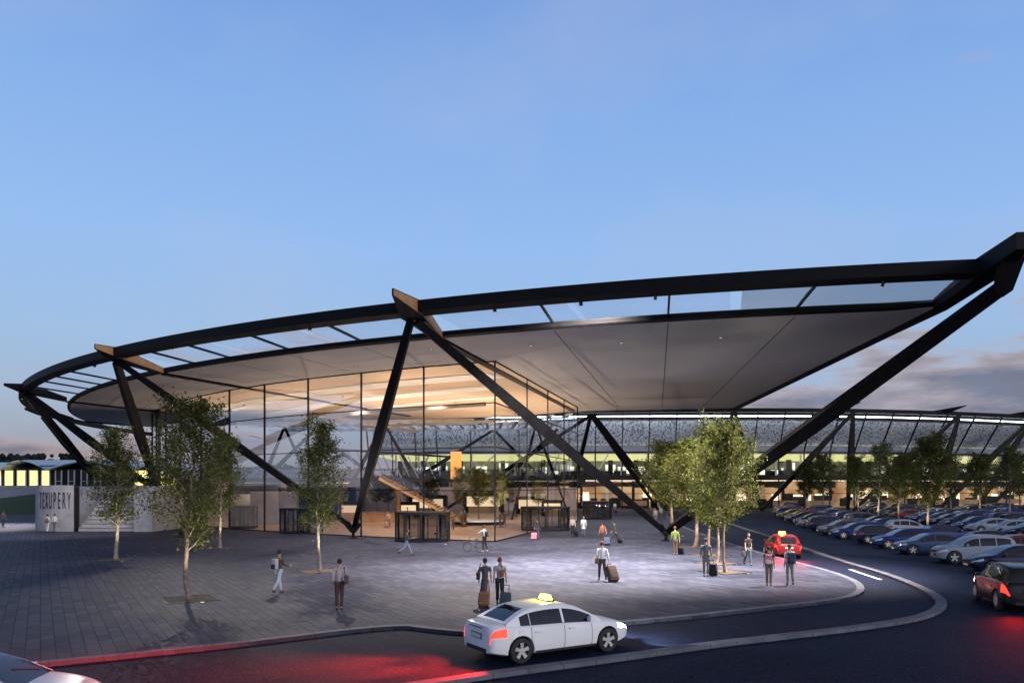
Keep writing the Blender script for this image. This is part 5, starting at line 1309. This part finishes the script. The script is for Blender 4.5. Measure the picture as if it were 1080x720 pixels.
r, hnd, mx = person(358, 643, 3, 'man standing with his back turned in pale pink shirt and brown trousers', (.46,.38,.40), (.065,.035,.035), 'dark', 1.80, 2)
shoulder_bag(mx, 1, 'plum brown shoulder bag of the man in the pale pink shirt', (.10,.05,.07), z=1.08, back=-.12)
person(429, 585.5, -80, 'person in grey top and pale blue trousers striding right and holding papers', (.12,.13,.14), (.32,.36,.52), 'red', 1.70, 26, ((-15,20,6),(25,75,6)), group=None)
r, hnd, mx = person(511, 581.5, 55, 'cyclist in a white shirt and black trousers with one arm stretched to the handlebar', WH, (.02,.02,.025), 'brown', 1.76, 6, ((58,20,18),(5,20,8)), shoes=(.6,.6,.6))
backpack(mx, 'small black backpack of the cyclist in the white shirt', (.02,.02,.025), (.03,.03,.03), (.26,.14,.38))
# bicycle
bx = G(499.5, 582); bk = empty('bicycle', (bx.x, bx.y, .008), R(62), 'thin framed bicycle pushed by the man in the white shirt', 'bicycle')
for y in (-.5,.5):
    b = MB(); n_ = 28; b.tube([(0, y+.33*math.cos(2*math.pi*i/n_), .34+.33*math.sin(2*math.pi*i/n_)) for i in range(n_+1)], .016, 6, cap=False); wo = b.build('wheel', M['rubber'], bk)
    b = MB()
    for i in range(12): t = 2*math.pi*i/12; b.tube([(0,y,.34),(0,y+.32*math.cos(t),.34+.32*math.sin(t))], .003, 3)
    b.build('spokes', M['chrome'], wo)
b = MB()
for a, c in (((0,-.5,.34),(0,-.12,.30)),((0,-.12,.30),(0,-.22,.82)),((0,-.5,.34),(0,-.2,.72)),((0,-.2,.72),(0,.33,.82)),((0,-.12,.30),(0,.35,.72)),((0,.5,.34),(0,.33,.92))): b.tube([a, c], .017, 6)
b.build('frame', M['chrome'], bk)
b = MB(); b.tube([(-.27,.28,1.0),(-.1,.36,.98),(0,.33,.92),(.1,.36,.98),(.27,.28,1.0)], .013, 6); b.build('handlebar', M['steel2'], bk)
b = MB(); rbox(b, (.13,.26,.05), (0,-.24,.86), .02); b.build('saddle', M['cardark'], bk, smooth=40)
r, hnd, mx = person(567, 568.5, -10, 'person in a dark jacket before the wide vestibule pulling a pink case', (.03,.03,.035), (.05,.05,.06), 'dark', 1.72, 14, ((-28,8,10),(10,10,8)))
b0 = G(559.5,573); suitcase(hnd['L'], b0, 'pink case trailing the person in the dark jacket', (.42,.20,.28))
r, hnd, mx = person(604, 565.5, 170, 'person in pale beige top, left one of the pair by the side wall', (.48,.44,.40), (.03,.03,.03), 'dark', 1.74, 3)
suitcase(hnd['L'], G(608.5,565.5), 'dark case standing between the pair by the side wall', (.04,.04,.045), (.36,.22,.5))
r, hnd, mx = person(615.5, 565.5, 185, 'person in long white top, right one of the pair by the side wall', (.74,.74,.74), (.10,.12,.16), 'brown', 1.76, 3, coat=True)
r, hnd, mx = person(635, 612, 10, 'man in a white shirt and patterned dark trousers pulling a large brown case', (.76,.77,.80), (.07,.055,.045), 'red', 1.82, 14, ((-10,15,8),(-22,6,14)))
suitcase(hnd['R'], G(648,613.5), 'large brown case leaning behind the man in the white shirt', (.075,.045,.03), (.50,.28,.74))
shoulder_bag(mx, -1, 'brown hip bag of the man in the white shirt', (.14,.08,.05), z=.92)
r, hnd, mx = person(635.5, 574, 20, 'person in a rust red top walking with a blue case', (.34,.10,.06), (.06,.03,.03), 'dark', 1.66, 12, ((10,10,6),(-25,8,12)), sleeves=False)
suitcase(hnd['R'], G(642,577), 'blue case of the person in the rust red top', (.06,.09,.17), (.44,.30,.60))
r, hnd, mx = person(648.5, 572.5, 75, 'man in a dark green suit striding left with a small case behind him', (.035,.045,.03), (.03,.035,.03), 'dark', 1.80, 30, ((-20,8,8),(15,20,8)))
suitcase(hnd['L'], G(658.5,572), 'tiny black case trailing the striding man in the dark green suit', (.015,.015,.015), (.34,.2,.36))
r, hnd, mx = person(712, 585, 10, 'man in a green pullover standing just right of the low V column foot', (.13,.19,.04), (.06,.04,.025), 'brown', 1.80, 3, ((5,20,8),(-15,8,12)))
suitcase(hnd['R'], G(719,584), 'round ended dark case beside the man in the green pullover', (.02,.018,.02), (.42,.24,.62), rnd_=.11)
r, hnd, mx = person(744.5, 607, -12, 'person in a long dark grey coat standing left of the nearest cluster tree', (.11,.11,.115), (.13,.12,.115), 'dark', 1.82, 4, ((10,20,10),(-10,8,12)), coat=True, shoes=(.5,.5,.5))
suitcase(hnd['R'], G(753,606.5), 'black case beside the person in the long grey coat', (.02,.02,.022), (.42,.26,.66))
r, hnd, mx = person(789, 596, -165, 'person in black walking towards the taxi road with a grey handbag', (.02,.02,.022), (.07,.10,.12), 'dark', 1.78, 12, sleeves=False)
shoulder_bag(mx, 1, 'grey handbag of the person in black', (.12,.12,.13), z=.66, dims=(.12,.32,.30))
r, hnd, mx = person(811, 617.5, -25, 'person in a navy top and khaki trousers with a pink backpack at the plaza tip', (.02,.03,.06), (.16,.12,.08), 'dark', 1.72, 4, sleeves=False)
backpack(mx, 'pink and white backpack of the person in khaki trousers', (.50,.16,.20), (.60,.50,.52))
r, hnd, mx = person(833, 616.5, 4, 'person in a pale top and grey trousers with a navy backpack at the plaza tip', (.48,.48,.52), (.16,.16,.17), 'brown', 1.78, 5)
backpack(mx, 'dark navy backpack of the person in grey trousers', (.02,.03,.07), (.03,.04,.09), (.34,.2,.50))
r, hnd, mx = person(511.5, 637.5, 4, 'woman in a short dark dress walking away with a tan rolling bag', (.07,.065,.07), (.1,.1,.1), 'dark', 1.72, 14, ((8,10,8),(-14,8,10)), sleeves=False, skirt=True)
shoulder_bag(mx, -1, 'black handbag on the shoulder of the woman in the dark dress', (.02,.02,.02), z=1.12)
suitcase(hnd['L']*.5+hnd['R']*.5, G(508,642.5), 'tan brown rolling bag behind the woman in the dark dress', (.26,.12,.06), (.42,.30,.56), rnd_=.09)
r, hnd, mx = person(527, 637, 0, 'woman in a pale grey waistcoat and black trousers walking away with a tan shoulder bag', (.40,.40,.40), (.02,.02,.02), 'red', 1.74, 14, ((8,10,8),(-12,8,12)), sleeves=False)
shoulder_bag(mx, .35, 'tan bag worn on the back of the woman in the pale grey waistcoat', (.26,.10,.05), z=1.20, dims=(.16,.14,.26), back=-.17)
suitcase(hnd['R'], G(530.5,643), 'dark teal rolling bag behind the woman in the pale grey waistcoat', (.04,.07,.10), (.42,.28,.52))
for (px, py, f_, tp, bt, lb, wk) in [(50,561.6,10,(.6,.6,.6),(.5,.48,.46),'person in white with a brown pack, left one of the pair before the lettered wall',8),(57.5,561,-10,(.62,.62,.64),(.14,.14,.15),'person in white shirt and grey trousers, right one of the pair before the lettered wall',4),
    (3.5,556,-20,(.10,.09,.12),(.05,.05,.08),'person in dark clothes walking at the far left edge of the plaza',10),
    (691,551,150,(.5,.46,.46),(.3,.25,.22),'person in a pale top under the inner V column foot, nearer of the two',5),(697,548.5,200,(.42,.34,.32),(.12,.1,.1),'person in a rosy top under the inner V column foot, farther of the two',5),
    (648.5,540.5,10,(.75,.75,.75),(.2,.2,.22),'person in white beside the farthest vestibule',10)]:
    r, hnd, mx = person(px, py, f_, lb, tp, bt, 'dark', 1.74, wk)
    if px == 50: backpack(mx, 'brown backpack of the person before the lettered wall', (.16,.11,.09))
    if px == 648.5: suitcase(hnd['R'], G(653,543), 'small dark case of the person in white beside the farthest vestibule', (.02,.02,.02), (.4,.24,.5))
for i, (px, z, f_, tp, bt, lb) in enumerate([(410,84,200,(.42,.36,.34),(.3,.2,.15),'person pushing a rosy case inside the hall near the stair foot'),(478,80,160,(.20,.13,.08),(.12,.08,.05),'person in brown inside the hall left of the planter'),(487,86,190,(.14,.10,.06),(.10,.07,.05),'person in dark brown inside the hall, left one of the pair at the planter'),(490.5,86.4,170,(.10,.07,.05),(.09,.06,.04),'person in black brown inside the hall, right one of the pair at the planter'),
    (527.5,84,120,(.16,.12,.08),(.08,.06,.04),'person in brown inside the hall behind the glass corner, left one of the two'),(532,85,240,(.12,.09,.07),(.07,.05,.04),'person in dark brown inside the hall behind the glass corner, right one of the two'),(468,104,180,(.3,.24,.2),(.12,.1,.08),'person in beige far inside the hall beside the stair foot'),(488,112,0,(.10,.16,.2),(.1,.1,.12),'person in teal far inside the hall behind the planter'),(430,98,90,(.3,.3,.3),(.1,.1,.1),'person in grey walking left far inside the hall')]):
    r, hnd, mx = person(0, 0, f_, lb, tp, bt, 'dark', 1.74, 6, loc=P(px, z))
    if i == 0: suitcase(hnd['R'], P(407.5, 83.5), 'rosy case pushed inside the hall near the stair foot', (.38,.2,.2), (.42,.26,.62))
